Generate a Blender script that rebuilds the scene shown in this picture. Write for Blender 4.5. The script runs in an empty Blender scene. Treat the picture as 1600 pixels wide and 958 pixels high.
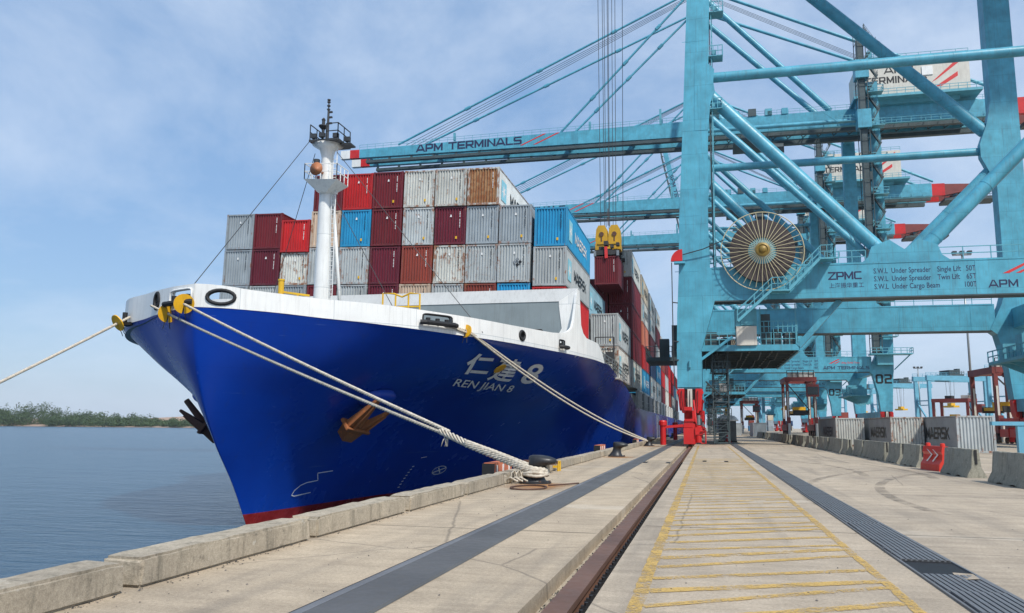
import bpy, bmesh, math, random
import numpy as np
from mathutils import Vector, Matrix
random.seed(7)
sc = bpy.context.scene
C = sc.collection
R = math.radians

# ------------------------------------------------------------------ camera
CAM_H = 1.6
FPX = 1270.0 / 1600.0            # focal length in picture widths
yaw, pitch, roll = R(13.351), R(8.3475), R(0.5)
Fv = Vector((-math.sin(yaw) * math.cos(pitch), math.cos(yaw) * math.cos(pitch), math.sin(pitch)))
R0 = Vector((math.cos(yaw), math.sin(yaw), 0)); U0 = R0.cross(Fv)
Rv = R0 * math.cos(roll) + U0 * math.sin(roll)
Uv = -R0 * math.sin(roll) + U0 * math.cos(roll)
cam = bpy.data.cameras.new('camera'); camo = bpy.data.objects.new('camera', cam); C.objects.link(camo)
camo.matrix_world = Matrix(((Rv.x, Uv.x, -Fv.x, 0), (Rv.y, Uv.y, -Fv.y, 0), (Rv.z, Uv.z, -Fv.z, CAM_H), (0, 0, 0, 1)))
cam.sensor_width = 36; cam.lens = 36 * FPX; cam.clip_end = 6000; cam.clip_start = .1
sc.camera = camo

# ------------------------------------------------------------------ sky and sun
SUN_DIR = Vector((0.44, -0.50, 0.75)).normalized()      # towards the sun: high, behind and right of the camera
sel = math.asin(SUN_DIR.z); saz = math.atan2(SUN_DIR.x, SUN_DIR.y)
world = bpy.data.worlds.new('World'); sc.world = world; world.use_nodes = True
wn = world.node_tree; wn.nodes.clear()
sky = wn.nodes.new('ShaderNodeTexSky'); sky.sky_type = 'NISHITA'; sky.sun_disc = False
sky.sun_elevation = sel; sky.sun_rotation = saz
sky.air_density = 1.2; sky.dust_density = 0.6; sky.ozone_density = 3.0; sky.altitude = 0
bg = wn.nodes.new('ShaderNodeBackground'); wo = wn.nodes.new('ShaderNodeOutputWorld')
tc = wn.nodes.new('ShaderNodeTexCoord')
def wnode(t, **k):
    n = wn.nodes.new(t)
    for a, b in k.items(): setattr(n, a, b)
    return n
mp = wnode('ShaderNodeMapping'); mp.inputs['Scale'].default_value = (1.0, 1.0, 1.9); mp.inputs['Rotation'].default_value = (0.25, 0.1, 0.6)
nz = wnode('ShaderNodeTexNoise'); nz.inputs['Scale'].default_value = 1.7; nz.inputs['Detail'].default_value = 9; nz.inputs['Roughness'].default_value = .62
nz.inputs['Distortion'].default_value = .35
cr = wnode('ShaderNodeValToRGB'); cr.color_ramp.elements[0].position = .40; cr.color_ramp.elements[1].position = .72
cr.color_ramp.elements[0].color = (0.0, 0.0, 0.0, 1); cr.color_ramp.elements[1].color = (.85, .85, .85, 1)
hz_ = wnode('ShaderNodeMix', data_type='RGBA'); hz_.inputs['Factor'].default_value = .62; hz_.inputs['B'].default_value = (1.9, 3.3, 5.65, 1)      # even blue haze of a humid day
mx = wnode('ShaderNodeMix', data_type='RGBA'); mx.inputs['B'].default_value = (5.3, 6.1, 7.3, 1)
L = wn.links.new
L(tc.outputs['Generated'], mp.inputs['Vector']); L(mp.outputs['Vector'], nz.inputs['Vector']); L(nz.outputs['Fac'], cr.inputs['Fac'])
L(cr.outputs['Color'], mx.inputs['Factor']); L(sky.outputs['Color'], hz_.inputs['A']); L(hz_.outputs['Result'], mx.inputs['A'])
L(mx.outputs['Result'], bg.inputs['Color']); L(bg.outputs['Background'], wo.inputs['Surface'])
bg.inputs['Strength'].default_value = 0.118
sl = bpy.data.lights.new('sun', 'SUN'); so = bpy.data.objects.new('sun', sl); C.objects.link(so)
sl.energy = 3.5; sl.angle = R(2.5); sl.color = (1.0, .955, .88)
so.rotation_euler = (-SUN_DIR).to_track_quat('-Z', 'Y').to_euler(); so.location = (0, -20, 120)
sc.view_settings.view_transform = 'Standard'; sc.view_settings.look = 'None'
sc.view_settings.exposure = 0.24; sc.view_settings.gamma = 1.0
sc.cycles.max_bounces = 5; sc.cycles.transparent_max_bounces = 8
try:
    sc.cycles.use_denoising = True
except Exception: pass

# ------------------------------------------------------------------ helpers
def V(*a): return Vector(a)
class MB:
    def __init__(s): s.v = []; s.f = []
    def add(s, vs, fs):
        o = len(s.v); s.v += [tuple(p) for p in vs]; s.f += [tuple(o + i for i in f) for f in fs]; return s
    def hexa(s, p):     # 8 points: bottom 4 ccw, top 4 ccw
        return s.add(p, [(3, 2, 1, 0), (4, 5, 6, 7), (0, 1, 5, 4), (1, 2, 6, 5), (2, 3, 7, 6), (3, 0, 4, 7)])
    def box(s, x0, x1, y0, y1, z0, z1):
        return s.hexa([(x0, y0, z0), (x1, y0, z0), (x1, y1, z0), (x0, y1, z0), (x0, y0, z1), (x1, y0, z1), (x1, y1, z1), (x0, y1, z1)])
    def prism(s, poly, d):
        n = len(poly); d = Vector(d); a = [Vector(p) for p in poly]
        vs = a + [p + d for p in a]
        return s.add(vs, [tuple(range(n))[::-1], tuple(range(n, 2 * n))] + [(i, (i + 1) % n, n + (i + 1) % n, n + i) for i in range(n)])
    def tube(s, pts, r, n=8, caps=True, closed=False):
        pts = [Vector(p) for p in pts]; m = len(pts)
        rr = r if isinstance(r, (list, tuple)) else [r] * m
        rings = []; up = None
        for i, p in enumerate(pts):
            if closed: t = pts[(i + 1) % m] - pts[i - 1]
            else: t = pts[min(i + 1, m - 1)] - pts[max(i - 1, 0)]
            t.normalize()
            if up is None:
                up = Vector((0, 0, 1)) if abs(t.z) < .9 else Vector((1, 0, 0))
            a = t.cross(up); 
            if a.length < 1e-4: a = t.cross(Vector((0.3, 1, 0.2)))
            a.normalize(); b = a.cross(t); up = b
            rings.append([p + (a * math.cos(2 * math.pi * k / n) + b * math.sin(2 * math.pi * k / n)) * rr[i] for k in range(n)])
        vs = [q for g in rings for q in g]; fs = []
        for i in range(m if closed else m - 1):
            j = (i + 1) % m
            for k in range(n): fs.append((i * n + k, i * n + (k + 1) % n, j * n + (k + 1) % n, j * n + k))
        if caps and not closed: fs += [tuple(range(n))[::-1], tuple((m - 1) * n + k for k in range(n))]
        return s.add(vs, fs)
    def cyl(s, p0, p1, r0, r1=None, n=12): return s.tube([p0, p1], [r0, r0 if r1 is None else r1], n)
    def bar(s, p0, p1, w, h=None):      # rectangular bar
        h = w if h is None else h
        p0 = Vector(p0); p1 = Vector(p1); t = (p1 - p0).normalized()
        up = Vector((0, 0, 1)) if abs(t.z) < .95 else Vector((0, 1, 0))
        a = t.cross(up).normalized() * (w / 2); b = a.cross(t).normalized() * (h / 2)
        q = [-a - b, a - b, a + b, -a + b]
        return s.add([p0 + x for x in q] + [p1 + x for x in q], [(3, 2, 1, 0), (4, 5, 6, 7), (0, 1, 5, 4), (1, 2, 6, 5), (2, 3, 7, 6), (3, 0, 4, 7)])
    def lathe(s, c, prof, n=20, ax='z', sx=1, sy=1):
        c = Vector(c); rings = []
        for r, z in prof:
            g = []
            for k in range(n):
                a = 2 * math.pi * k / n; x, y = r * math.cos(a) * sx, r * math.sin(a) * sy
                g.append(c + (Vector((x, y, z)) if ax == 'z' else Vector((x, z, y)) if ax == 'y' else Vector((z, x, y))))
            rings.append(g)
        vs = [q for g in rings for q in g]; fs = []
        for i in range(len(prof) - 1):
            for k in range(n): fs.append((i * n + k, i * n + (k + 1) % n, (i + 1) * n + (k + 1) % n, (i + 1) * n + k))
        fs += [tuple(range(n))[::-1], tuple((len(prof) - 1) * n + k for k in range(n))]
        return s.add(vs, fs)
    def disc_ring(s, c, r0, r1, n=40, y=0.0):   # flat ring facing -Y/+Y
        c = Vector(c); vs = []; fs = []
        for k in range(n):
            a = 2 * math.pi * k / n
            for r in (r0, r1): vs.append(c + Vector((r * math.cos(a), y, r * math.sin(a))))
        for k in range(n): fs.append((2 * k, 2 * k + 1, (2 * k + 3) % (2 * n), (2 * k + 2) % (2 * n)))
        return s.add(vs, fs)
    def rail(s, pts, h=1.05, r=.025, post=1.5, mid=(.5,)):    # hand rail along a polyline, posts and mid bars
        pts = [Vector(p) for p in pts]
        for a, b in zip(pts, pts[1:]):
            L_ = (b - a).length; n = max(1, round(L_ / post))
            for k in range(n + 1):
                p = a.lerp(b, k / n); s.bar(p, p + Vector((0, 0, h)), r * 2)
            for m in tuple(mid) + (1,):
                s.bar(a + Vector((0, 0, h * m)), b + Vector((0, 0, h * m)), r * 2)
        return s
    def mesh(s, name, smooth=False, fix=True):
        me = bpy.data.meshes.new(name); me.from_pydata(s.v, [], s.f); 
        if fix:
            bm = bmesh.new(); bm.from_mesh(me); bmesh.ops.recalc_face_normals(bm, faces=bm.faces); bm.to_mesh(me); bm.free()
        if smooth: me.polygons.foreach_set('use_smooth', [True] * len(me.polygons))
        me.update(); return me
    def build(s, name, mat, parent=None, smooth=False, fix=True, loc=None, angle=None):
        o = obj(name, s.mesh(name, smooth, fix), mat, parent)
        if loc is not None: o.location = loc
        if angle is not None: smooth_by_angle(o.data, angle)
        return o
def smooth_by_angle(me, deg):
    me.polygons.foreach_set('use_smooth', [True] * len(me.polygons))
    bm = bmesh.new(); bm.from_mesh(me); t = R(deg)
    for e in bm.edges:
        if len(e.link_faces) != 2 or e.calc_face_angle(0) > t: e.smooth = False
    bm.to_mesh(me); bm.free()
def obj(name, me, mat=None, parent=None):
    o = bpy.data.objects.new(name, me); C.objects.link(o)
    if mat is not None and me is not None and not me.materials: me.materials.append(mat)
    if parent is not None: o.parent = parent
    return o
def tag(o, label=None, cat=None, group=None, kind=None):
    if label: o['label'] = label
    if cat: o['category'] = cat
    if group: o['group'] = group
    if kind: o['kind'] = kind
    return o
def thing(name, label, cat, loc=(0, 0, 0), rz=0, group=None):
    o = bpy.data.objects.new(name, None); C.objects.link(o); o.empty_display_size = .3
    o.location = loc; o.rotation_euler = (0, 0, rz); return tag(o, label, cat, group)
def copy_tree(o, parent=None):
    c = o.copy(); C.objects.link(c)
    if parent is not None:
        c.parent = parent
    for ch in list(o.children): copy_tree(ch, c)
    return c
def pchip(xs, ys):
    xs = list(map(float, xs)); ys = list(map(float, ys)); n = len(xs)
    h = [xs[i + 1] - xs[i] for i in range(n - 1)]; d = [(ys[i + 1] - ys[i]) / h[i] for i in range(n - 1)]
    m = [0.0] * n
    for i in range(1, n - 1):
        if d[i - 1] * d[i] > 0:
            w1 = 2 * h[i] + h[i - 1]; w2 = h[i] + 2 * h[i - 1]; m[i] = (w1 + w2) / (w1 / d[i - 1] + w2 / d[i])
    m[0] = d[0]; m[-1] = d[-1]
    import bisect
    def f(x):
        if x <= xs[0]: return ys[0]
        if x >= xs[-1]: return ys[-1]
        i = bisect.bisect_right(xs, x) - 1; t = (x - xs[i]) / h[i]
        return (ys[i] * (2 * t**3 - 3 * t**2 + 1) + m[i] * h[i] * (t**3 - 2 * t**2 + t) + ys[i + 1] * (-2 * t**3 + 3 * t**2) + m[i + 1] * h[i] * (t**3 - t**2))
    return f
ORD = ['first', 'second', 'third', 'fourth', 'fifth', 'sixth', 'seventh', 'eighth', 'ninth', 'tenth', 'eleventh', 'twelfth', 'thirteenth', 'fourteenth', 'fifteenth', 'sixteenth',
       'seventeenth', 'eighteenth', 'nineteenth', 'twentieth', 'twenty-first', 'twenty-second', 'twenty-third', 'twenty-fourth', 'twenty-fifth', 'twenty-sixth', 'twenty-seventh', 'twenty-eighth', 'twenty-ninth',
       'thirtieth', 'thirty-first', 'thirty-second', 'thirty-third', 'thirty-fourth', 'thirty-fifth', 'thirty-sixth']

def text_mesh(txt, size=1.0, offset=0.0, shear=0.0, fn=None, spacing=1.0, sx=1.0, align='LEFT', cuts=0):
    """flat text turned into a mesh; fn maps (u, v) to a 3D point"""
    cu = bpy.data.curves.new('t', 'FONT'); cu.body = txt; cu.size = size; cu.offset = offset; cu.shear = shear; cu.space_character = spacing
    cu.align_x = align; cu.resolution_u = 3
    to = bpy.data.objects.new('t', cu)
    me = bpy.data.meshes.new_from_object(to)
    bpy.data.objects.remove(to); bpy.data.curves.remove(cu)
    if cuts:
        bm = bmesh.new(); bm.from_mesh(me)
        bmesh.ops.triangulate(bm, faces=bm.faces)
        for _ in range(cuts):
            es = [e for e in bm.edges if e.calc_length() > .18]
            if es: bmesh.ops.subdivide_edges(bm, edges=es, cuts=1)
            bmesh.ops.triangulate(bm, faces=[f for f in bm.faces if len(f.verts) > 3])
        bm.to_mesh(me); bm.free()
    for v in me.vertices: v.co = fn(v.co.x * sx, v.co.y)
    me.materials.clear(); me.update(); return me


STROKES = {
 'A': (1.05, [[(0, 0), (.44, 1), (.61, 1), (1.05, 0)], [(.2, .28), (.85, .28)]]), 'P': (.95, [[(.08, 0), (.08, 1)], [(.08, .92), (.82, .92), (.90, .84), (.90, .50), (.82, .42), (.08, .42)]]),
 'M': (1.15, [[(.08, 0), (.08, 1)], [(.10, .96), (.575, .22), (1.05, .96)], [(1.07, 0), (1.07, 1)]]), 'T': (1.0, [[(0, .92), (1.0, .92)], [(.5, 0), (.5, .92)]]),
 'E': (.92, [[(.08, 0), (.08, 1)], [(.08, .92), (.92, .92)], [(.08, .5), (.84, .5)], [(.08, .08), (.92, .08)]]), 'R': (1.0, [[(.08, 0), (.08, 1)], [(.08, .92), (.84, .92), (.92, .84), (.92, .52), (.84, .44), (.08, .44)], [(.52, .44), (.95, 0)]]),
 'I': (.16, [[(.08, 0), (.08, 1)]]), 'N': (1.02, [[(.08, 0), (.08, 1)], [(.10, .97), (.92, .03)], [(.94, 0), (.94, 1)]]), 'L': (.85, [[(.08, 0), (.08, 1)], [(.08, .08), (.85, .08)]]),
 'S': (.98, [[(.92, .92), (.16, .92), (.08, .84), (.08, .60), (.16, .52), (.82, .50), (.90, .42), (.90, .16), (.82, .08), (.05, .08)]]), 'K': (1.0, [[(.08, 0), (.08, 1)], [(.12, .46), (.92, 1)], [(.38, .60), (.96, 0)]]),
 'Z': (.95, [[(.03, .92), (.92, .92), (.05, .08), (.94, .08)]]), 'C': (.95, [[(.92, .92), (.18, .92), (.08, .82), (.08, .18), (.18, .08), (.92, .08)]]),
 '0': (.8, [[(.18, .92), (.62, .92), (.72, .82), (.72, .18), (.62, .08), (.18, .08), (.08, .18), (.08, .82), (.18, .92)]]), '2': (.8, [[(.06, .92), (.64, .92), (.72, .84), (.72, .60), (.64, .52), (.16, .50), (.08, .42), (.08, .08), (.74, .08)]]),
 '3': (.8, [[(.06, .92), (.64, .92), (.72, .84), (.72, .16), (.64, .08), (.06, .08)], [(.2, .5), (.7, .5)]]), '4': (.8, [[(.08, 1), (.08, .40), (.78, .40)], [(.62, 0), (.62, 1)]]), ' ': (.5, [])}
def block_text(txt, h, fn, thick=.17, sx=1.0, gap=.2, depth=.0008):
    """heavy square lettering built stroke by stroke; fn(u, v, w) places a point, w lifts off the surface"""
    m = MB(); x = 0.0; k = 0; th = thick * h
    for ch in txt:
        w_, lines = STROKES[ch]
        for ln in lines:
            for (a, b), (c, d) in zip(ln, ln[1:]):
                p = Vector((x + a * h * sx, b * h)); q = Vector((x + c * h * sx, d * h)); t = (q - p).normalized()
                vert = abs(t.x) < 1e-3; horiz = abs(t.y) < 1e-3
                e = 0 if (vert and (b in (0, 1) or d in (0, 1)) and len(ln) == 2) else .38
                p2 = p - t * th * e; q2 = q + t * th * e; n = Vector((-t.y, t.x)) * th / 2; k += 1
                pts = [p2 - n, q2 - n, q2 + n, p2 + n]
                pts = [Vector((u.x, min(max(u.y, -.0), h))) for u in pts]
                m.add([fn(u.x, u.y, (k % 7) * depth) for u in pts], [(0, 1, 2, 3)])
        x += (w_ * sx + gap) * h
    return m.mesh('lettering', fix=False)

# ------------------------------------------------------------------ materials
def new_mat(name):
    m = bpy.data.materials.new(name); m.use_nodes = True; nt = m.node_tree
    return m, nt, nt.nodes['Principled BSDF']
class NT:
    def __init__(s, nt): s.nt = nt
    def n(s, t, ins=None, **k):
        n = s.nt.nodes.new(t)
        for a, b in k.items(): setattr(n, a, b)
        for a, b in (ins or {}).items():
            if hasattr(b, 'is_linked') or hasattr(b, 'links'): s.nt.links.new(b, n.inputs[a])
            else: n.inputs[a].default_value = b
        return n
    def coord(s, scale=(1, 1, 1), kind='Object', rot=(0, 0, 0)):
        t = s.n('ShaderNodeTexCoord'); m = s.n('ShaderNodeMapping', {'Vector': t.outputs[kind], 'Scale': scale, 'Rotation': rot}); return m.outputs['Vector']
    def geo(s, scale=(1, 1, 1)):
        t = s.n('ShaderNodeNewGeometry'); m = s.n('ShaderNodeMapping', {'Vector': t.outputs['Position'], 'Scale': scale}); return m.outputs['Vector']
    def noise(s, vec, scale, detail=4, rough=.55, dist=0):
        return s.n('ShaderNodeTexNoise', {'Vector': vec, 'Scale': scale, 'Detail': detail, 'Roughness': rough, 'Distortion': dist}).outputs['Fac']
    def ramp(s, fac, p0, p1, c0=(0, 0, 0, 1), c1=(1, 1, 1, 1)):
        r = s.n('ShaderNodeValToRGB', {'Fac': fac}); e = r.color_ramp.elements
        e[0].position = p0; e[1].position = p1; e[0].color = c0; e[1].color = c1; return r.outputs['Color']
    def mix(s, fac, a, b, blend='MIX'):
        n = s.n('ShaderNodeMix', data_type='RGBA', blend_type=blend)
        for key, val in (('Factor', fac), ('A', a), ('B', b)):
            if hasattr(val, 'is_linked'): s.nt.links.new(val, n.inputs[key])
            else: n.inputs[key].default_value = val
        return n.outputs['Result']
    def math(s, op, a, b=0.0):
        n = s.n('ShaderNodeMath', operation=op)
        for i, val in enumerate((a, b)):
            if hasattr(val, 'is_linked'): s.nt.links.new(val, n.inputs[i])
            else: n.inputs[i].default_value = val
        return n.outputs[0]
    def bump(s, h, strength=.3, dist=.02, normal=None):
        n = s.n('ShaderNodeBump', {'Height': h, 'Strength': strength, 'Distance': dist})
        if normal is not None: s.nt.links.new(normal, n.inputs['Normal'])
        return n.outputs['Normal']
def c4(c): return (c[0], c[1], c[2], 1)
def paint(name, col, rough=.45, var=.18, rust=.0, dirt=.25, metallic=0.0, scale=1.0, coat=0.0, rustcol=(.16, .055, .02), objcol=False, spec=.5, seams=False):
    """painted steel: tone variation, vertical dirt streaks, rust blooms"""
    m, nt, p = new_mat(name); s = NT(nt)
    co = s.coord((scale, scale, scale)); base = c4(col)
    if objcol:
        oi = s.n('ShaderNodeObjectInfo'); base = oi.outputs['Color']
        off = s.n('ShaderNodeVectorMath', operation='SCALE'); cb = s.n('ShaderNodeCombineXYZ', {0: oi.outputs['Random'], 1: oi.outputs['Random'], 2: oi.outputs['Random']})
        nt.links.new(cb.outputs[0], off.inputs[0]); off.inputs['Scale'].default_value = 61.0
        ad = s.n('ShaderNodeVectorMath', operation='ADD'); nt.links.new(co, ad.inputs[0]); nt.links.new(off.outputs[0], ad.inputs[1]); co = ad.outputs[0]
    n1 = s.noise(co, .7, 5); n2 = s.noise(co, 9, 3)
    k = s.ramp(n1, .3, .7, c4([1 - var] * 3), c4([1 + var * .45] * 3))
    c = s.mix(1.0, base, k, 'MULTIPLY')
    st = s.n('ShaderNodeMapping', {'Vector': co, 'Scale': (5.0, 5.0, .35)}).outputs[0]
    sn = s.ramp(s.noise(st, 1.2, 5, .65), .5, .8)
    c = s.mix(s.math('MULTIPLY', sn, dirt), c, (.10, .085, .065, 1))
    if rust > 0 or objcol:
        rn = s.noise(co, 2.2, 7, .72)
        st2 = s.n('ShaderNodeMapping', {'Vector': co, 'Scale': (6.0, 6.0, 1.1)}).outputs[0]
        rn2 = s.noise(st2, 1.0, 5, .7)
        rm = s.math('ADD', s.math('MULTIPLY', rn, .55), s.math('MULTIPLY', rn2, .45))
        if objcol:
            amt = oi.outputs['Alpha']      # 0..1 rust amount per container
            rm = s.math('ADD', rm, s.math('MULTIPLY', amt, .17)); rr_ = s.ramp(rm, .63, .70)
        else: rr_ = s.ramp(rm, .70 - .2 * rust, .76 - .2 * rust)
        rc = s.mix(n2, c4(rustcol), (rustcol[0] * 1.9, rustcol[1] * 2.0, rustcol[2] * 1.8, 1))
        c = s.mix(s.math('MULTIPLY', rr_, .9), c, rc)
    if seams:      # weld lines between plates
        se = s.n('ShaderNodeSeparateXYZ', {0: co}); uv = s.n('ShaderNodeCombineXYZ', {0: s.math('ADD', se.outputs[0], se.outputs[1]), 1: se.outputs[2]}).outputs[0]
        br = s.n('ShaderNodeTexBrick', {'Vector': uv, 'Scale': 1.0, 'Mortar Size': .028, 'Mortar Smooth': .6, 'Brick Width': 6.1, 'Row Height': 3.4, 'Color1': (1.04, 1.03, 1.02, 1), 'Color2': (.86, .88, .90, 1), 'Mortar': (.58, .62, .65, 1)}).outputs['Color']
        c = s.mix(.8, c, br, 'MULTIPLY')
    nt.links.new(c, p.inputs['Base Color'])
    rr = s.ramp(n2, .2, .8, c4([max(0, rough - .1)] * 3), c4([min(1, rough + .12)] * 3)); nt.links.new(rr, p.inputs['Roughness'])
    p.inputs['Metallic'].default_value = metallic; p.inputs['Coat Weight'].default_value = coat; p.inputs['Specular IOR Level'].default_value = spec
    nt.links.new(s.bump(s.noise(co, 1.4, 4), .12, .03), p.inputs['Normal'])
    return m
def flat(name, col, rough=.6, metallic=0.0):
    m, nt, p = new_mat(name); s = NT(nt)
    n = s.noise(s.coord(), 6, 4); k = s.ramp(n, .25, .75, (.85, .85, .85, 1), (1.08, 1.08, 1.08, 1))
    nt.links.new(s.mix(1.0, c4(col), k, 'MULTIPLY'), p.inputs['Base Color']); p.inputs['Roughness'].default_value = rough; p.inputs['Metallic'].default_value = metallic
    return m
def concrete(name, col, kind='ground'):
    m, nt, p = new_mat(name); s = NT(nt); co = s.geo()
    big = s.noise(co, .22, 5, .6); mid = s.noise(co, 1.7, 6, .65); fine = s.noise(co, 26, 4, .7); gr = s.noise(co, 110, 2, .6)
    st = s.geo((.35, 3.5, 1)); streak = s.noise(st, 1.3, 5, .65)        # broom lines across the quay
    k = s.ramp(big, .3, .72, (.74, .74, .75, 1), (1.08, 1.06, 1.03, 1)); c = s.mix(1.0, c4(col), k, 'MULTIPLY')
    c = s.mix(1.0, c, s.ramp(mid, .25, .75, (.80, .79, .78, 1), (1.10, 1.10, 1.09, 1)), 'MULTIPLY')
    c = s.mix(1.0, c, s.ramp(fine, .28, .72, (.74, .73, .72, 1), (1.16, 1.16, 1.16, 1)), 'MULTIPLY')
    c = s.mix(1.0, c, s.ramp(gr, .3, .7, (.72, .72, .72, 1), (1.15, 1.15, 1.15, 1)), 'MULTIPLY')
    if kind == 'ground':
        c = s.mix(.75, c, s.ramp(streak, .3, .7, (.76, .76, .76, 1), (1.08, 1.08, 1.08, 1)), 'MULTIPLY')
        tyre = s.noise(s.geo((1.1, .05, 1)), 1.0, 4, .6)
        c = s.mix(s.math('MULTIPLY', s.ramp(tyre, .52, .72), .42), c, (.10, .095, .09, 1))
        vo = s.n('ShaderNodeTexVoronoi', {'Vector': co, 'Scale': 1.3}, feature='F1').outputs['Distance']
        oil = s.noise(co, .55, 5, .7); c = s.mix(s.math('MULTIPLY', s.ramp(oil, .62, .70), .30), c, (.14, .12, .10, 1)); pale = s.noise(s.geo((.5, .9, 1)), .45, 4, .6); c = s.mix(s.math('MULTIPLY', s.ramp(pale, .60, .68), .30), c, (.66, .60, .50, 1))
        sp = s.ramp(vo, .02, .045, (1, 1, 1, 1), (0, 0, 0, 1)); c = s.mix(s.math('MULTIPLY', sp, .45), c, (.07, .06, .055, 1))
        cw = s.n('ShaderNodeTexVoronoi', {'Vector': s.mix(.10, co, s.n('ShaderNodeTexNoise', {'Vector': co, 'Scale': 1.4}).outputs['Color']), 'Scale': .16}, feature='DISTANCE_TO_EDGE').outputs['Distance']
        c = s.mix(s.math('MULTIPLY', s.ramp(cw, .0, .0035, (1, 1, 1, 1), (0, 0, 0, 1)), .5), c, (.06, .055, .05, 1))
    if kind == 'block':
        sz = s.geo((4, 4, .5)); v = s.noise(sz, 1.6, 6, .7)
        c = s.mix(s.math('MULTIPLY', s.ramp(v, .50, .72), .6), c, (.075, .072, .055, 1))
        v2 = s.noise(s.geo((2.5, 2.5, 5)), 1.3, 6, .75)
        c = s.mix(s.math('MULTIPLY', s.ramp(v2, .56, .70), .6), c, (.05, .048, .04, 1))
        c = s.mix(s.math('MULTIPLY', s.ramp(s.noise(co, 5, 4, .6), .66, .72), .5), c, (.6, .57, .5, 1))
    nt.links.new(c, p.inputs['Base Color']); p.inputs['Roughness'].default_value = .88; p.inputs['Specular IOR Level'].default_value = .25
    b = s.bump(fine, .35, .012); b = s.bump(gr, .3, .005, b); b = s.bump(mid, .25, .03, b); nt.links.new(b, p.inputs['Normal'])
    return m
M = {}
M['apron'] = concrete('apron_concrete', (.60, .495, .365))
M['yard'] = concrete('yard_concrete', (.57, .48, .37))
M['kerb'] = concrete('kerb_concrete', (.52, .455, .355), 'block')
M['barrier'] = concrete('barrier_concrete', (.38, .37, .305), 'block')
M['crane'] = paint('crane_blue_paint', (.085, .37, .495), .40, .26, .22, .42, seams=True)
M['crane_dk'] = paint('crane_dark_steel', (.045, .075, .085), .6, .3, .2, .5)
M['crane_rail'] = paint('crane_handrail_paint', (.10, .36, .45), .5, .2, .1, .3)
M['house'] = paint('machinery_house_paint', (.60, .57, .50), .5, .1, .05, .3)
M['red'] = paint('signal_red_paint', (.55, .012, .012), .4, .2, .12, .2)
M['navy'] = flat('navy_lettering', (.012, .018, .07), .5)
M['black'] = flat('black_lettering', (.008, .008, .009), .5)
M['white'] = paint('white_paint', (.80, .80, .77), .42, .10, .0, .26, seams=True)
M['whitel'] = flat('white_lettering', (.78, .78, .76), .5)
M['silver'] = flat('silver_grey_lettering', (.86, .87, .87), .5)
M['redl'] = flat('red_lettering', (.6, .03, .03), .5)
M['flange'] = paint('light_grey_ship_paint', (.52, .53, .52), .5, .1, .05, .3)
M['hullgrey'] = paint('breakwater_grey_paint', (.22, .26, .27), .5, .12, .05, .3)
M['yellow'] = paint('yellow_paint', (.72, .42, .015), .45, .15, .08, .25)
M['headblock'] = paint('headblock_yellow_paint', (.55, .31, .01), .5, .25, .25, .45)
M['guard'] = paint('rat_guard_yellow', (.80, .42, .008), .45, .2, .05, .3)
M['dark'] = flat('dark_rubber', (.012, .012, .013), .65)
M['iron'] = paint('bollard_black_iron', (.022, .023, .026), .42, .3, .12, .2)
M['steel'] = flat('galvanised_steel', (.28, .29, .29), .4, .6)
M['mastdk'] = flat('mast_dark_grey', (.035, .037, .04), .5)
M['anchor'] = paint('rusty_anchor', (.30, .10, .03), .85, .35, .8, .5, rustcol=(.34, .10, .022))
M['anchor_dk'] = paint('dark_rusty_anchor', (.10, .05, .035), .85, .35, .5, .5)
M['rail'] = paint('rusty_rail_steel', (.20, .105, .07), .5, .3, .25, .4, .3)
M['belt'] = paint('cable_belt_rubber', (.10, .10, .10), .55, .25, 0, .35)
M['grate'] = paint('grate_iron', (.16, .165, .175), .5, .3, .1, .3)
M['glass'] = flat('dark_glass', (.02, .03, .035), .08)
M['reel'] = paint('reel_cable_dark', (.05, .036, .033), .6, .3, 0, .3)
M['spoke'] = flat('reel_spoke_cream', (.52, .46, .28), .5)
M['brass'] = flat('brass_hub', (.24, .16, .035), .5, .2)
M['carrier'] = paint('straddle_carrier_red', (.20, .035, .03), .5, .25, .3, .4)
M['carrier_dk'] = paint('straddle_carrier_dark', (.03, .03, .03), .55, .3, .2, .4)
M['rtg'] = paint('yard_crane_blue', (.13, .38, .52), .5, .15, .05, .2)
M['plastic'] = paint('red_plastic', (.62, .035, .02), .35, .15, 0, .2)
M['orange'] = paint('fender_orange', (.60, .17, .08), .55, .2, .1, .35)
M['container'] = paint('container_paint', (1, 1, 1), .52, .2, .1, .22, objcol=True)
M['contframe'] = paint('container_frame_paint', (1, 1, 1), .55, .2, .5, .4, objcol=True)
M['star'] = flat('pale_blue_logo', (.28, .62, .72), .5)
M['booth'] = paint('booth_grey', (.11, .125, .125), .5, .15, .05, .3)
M['bricks'] = flat('sand_bare', (.36, .25, .18), .95)

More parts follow.
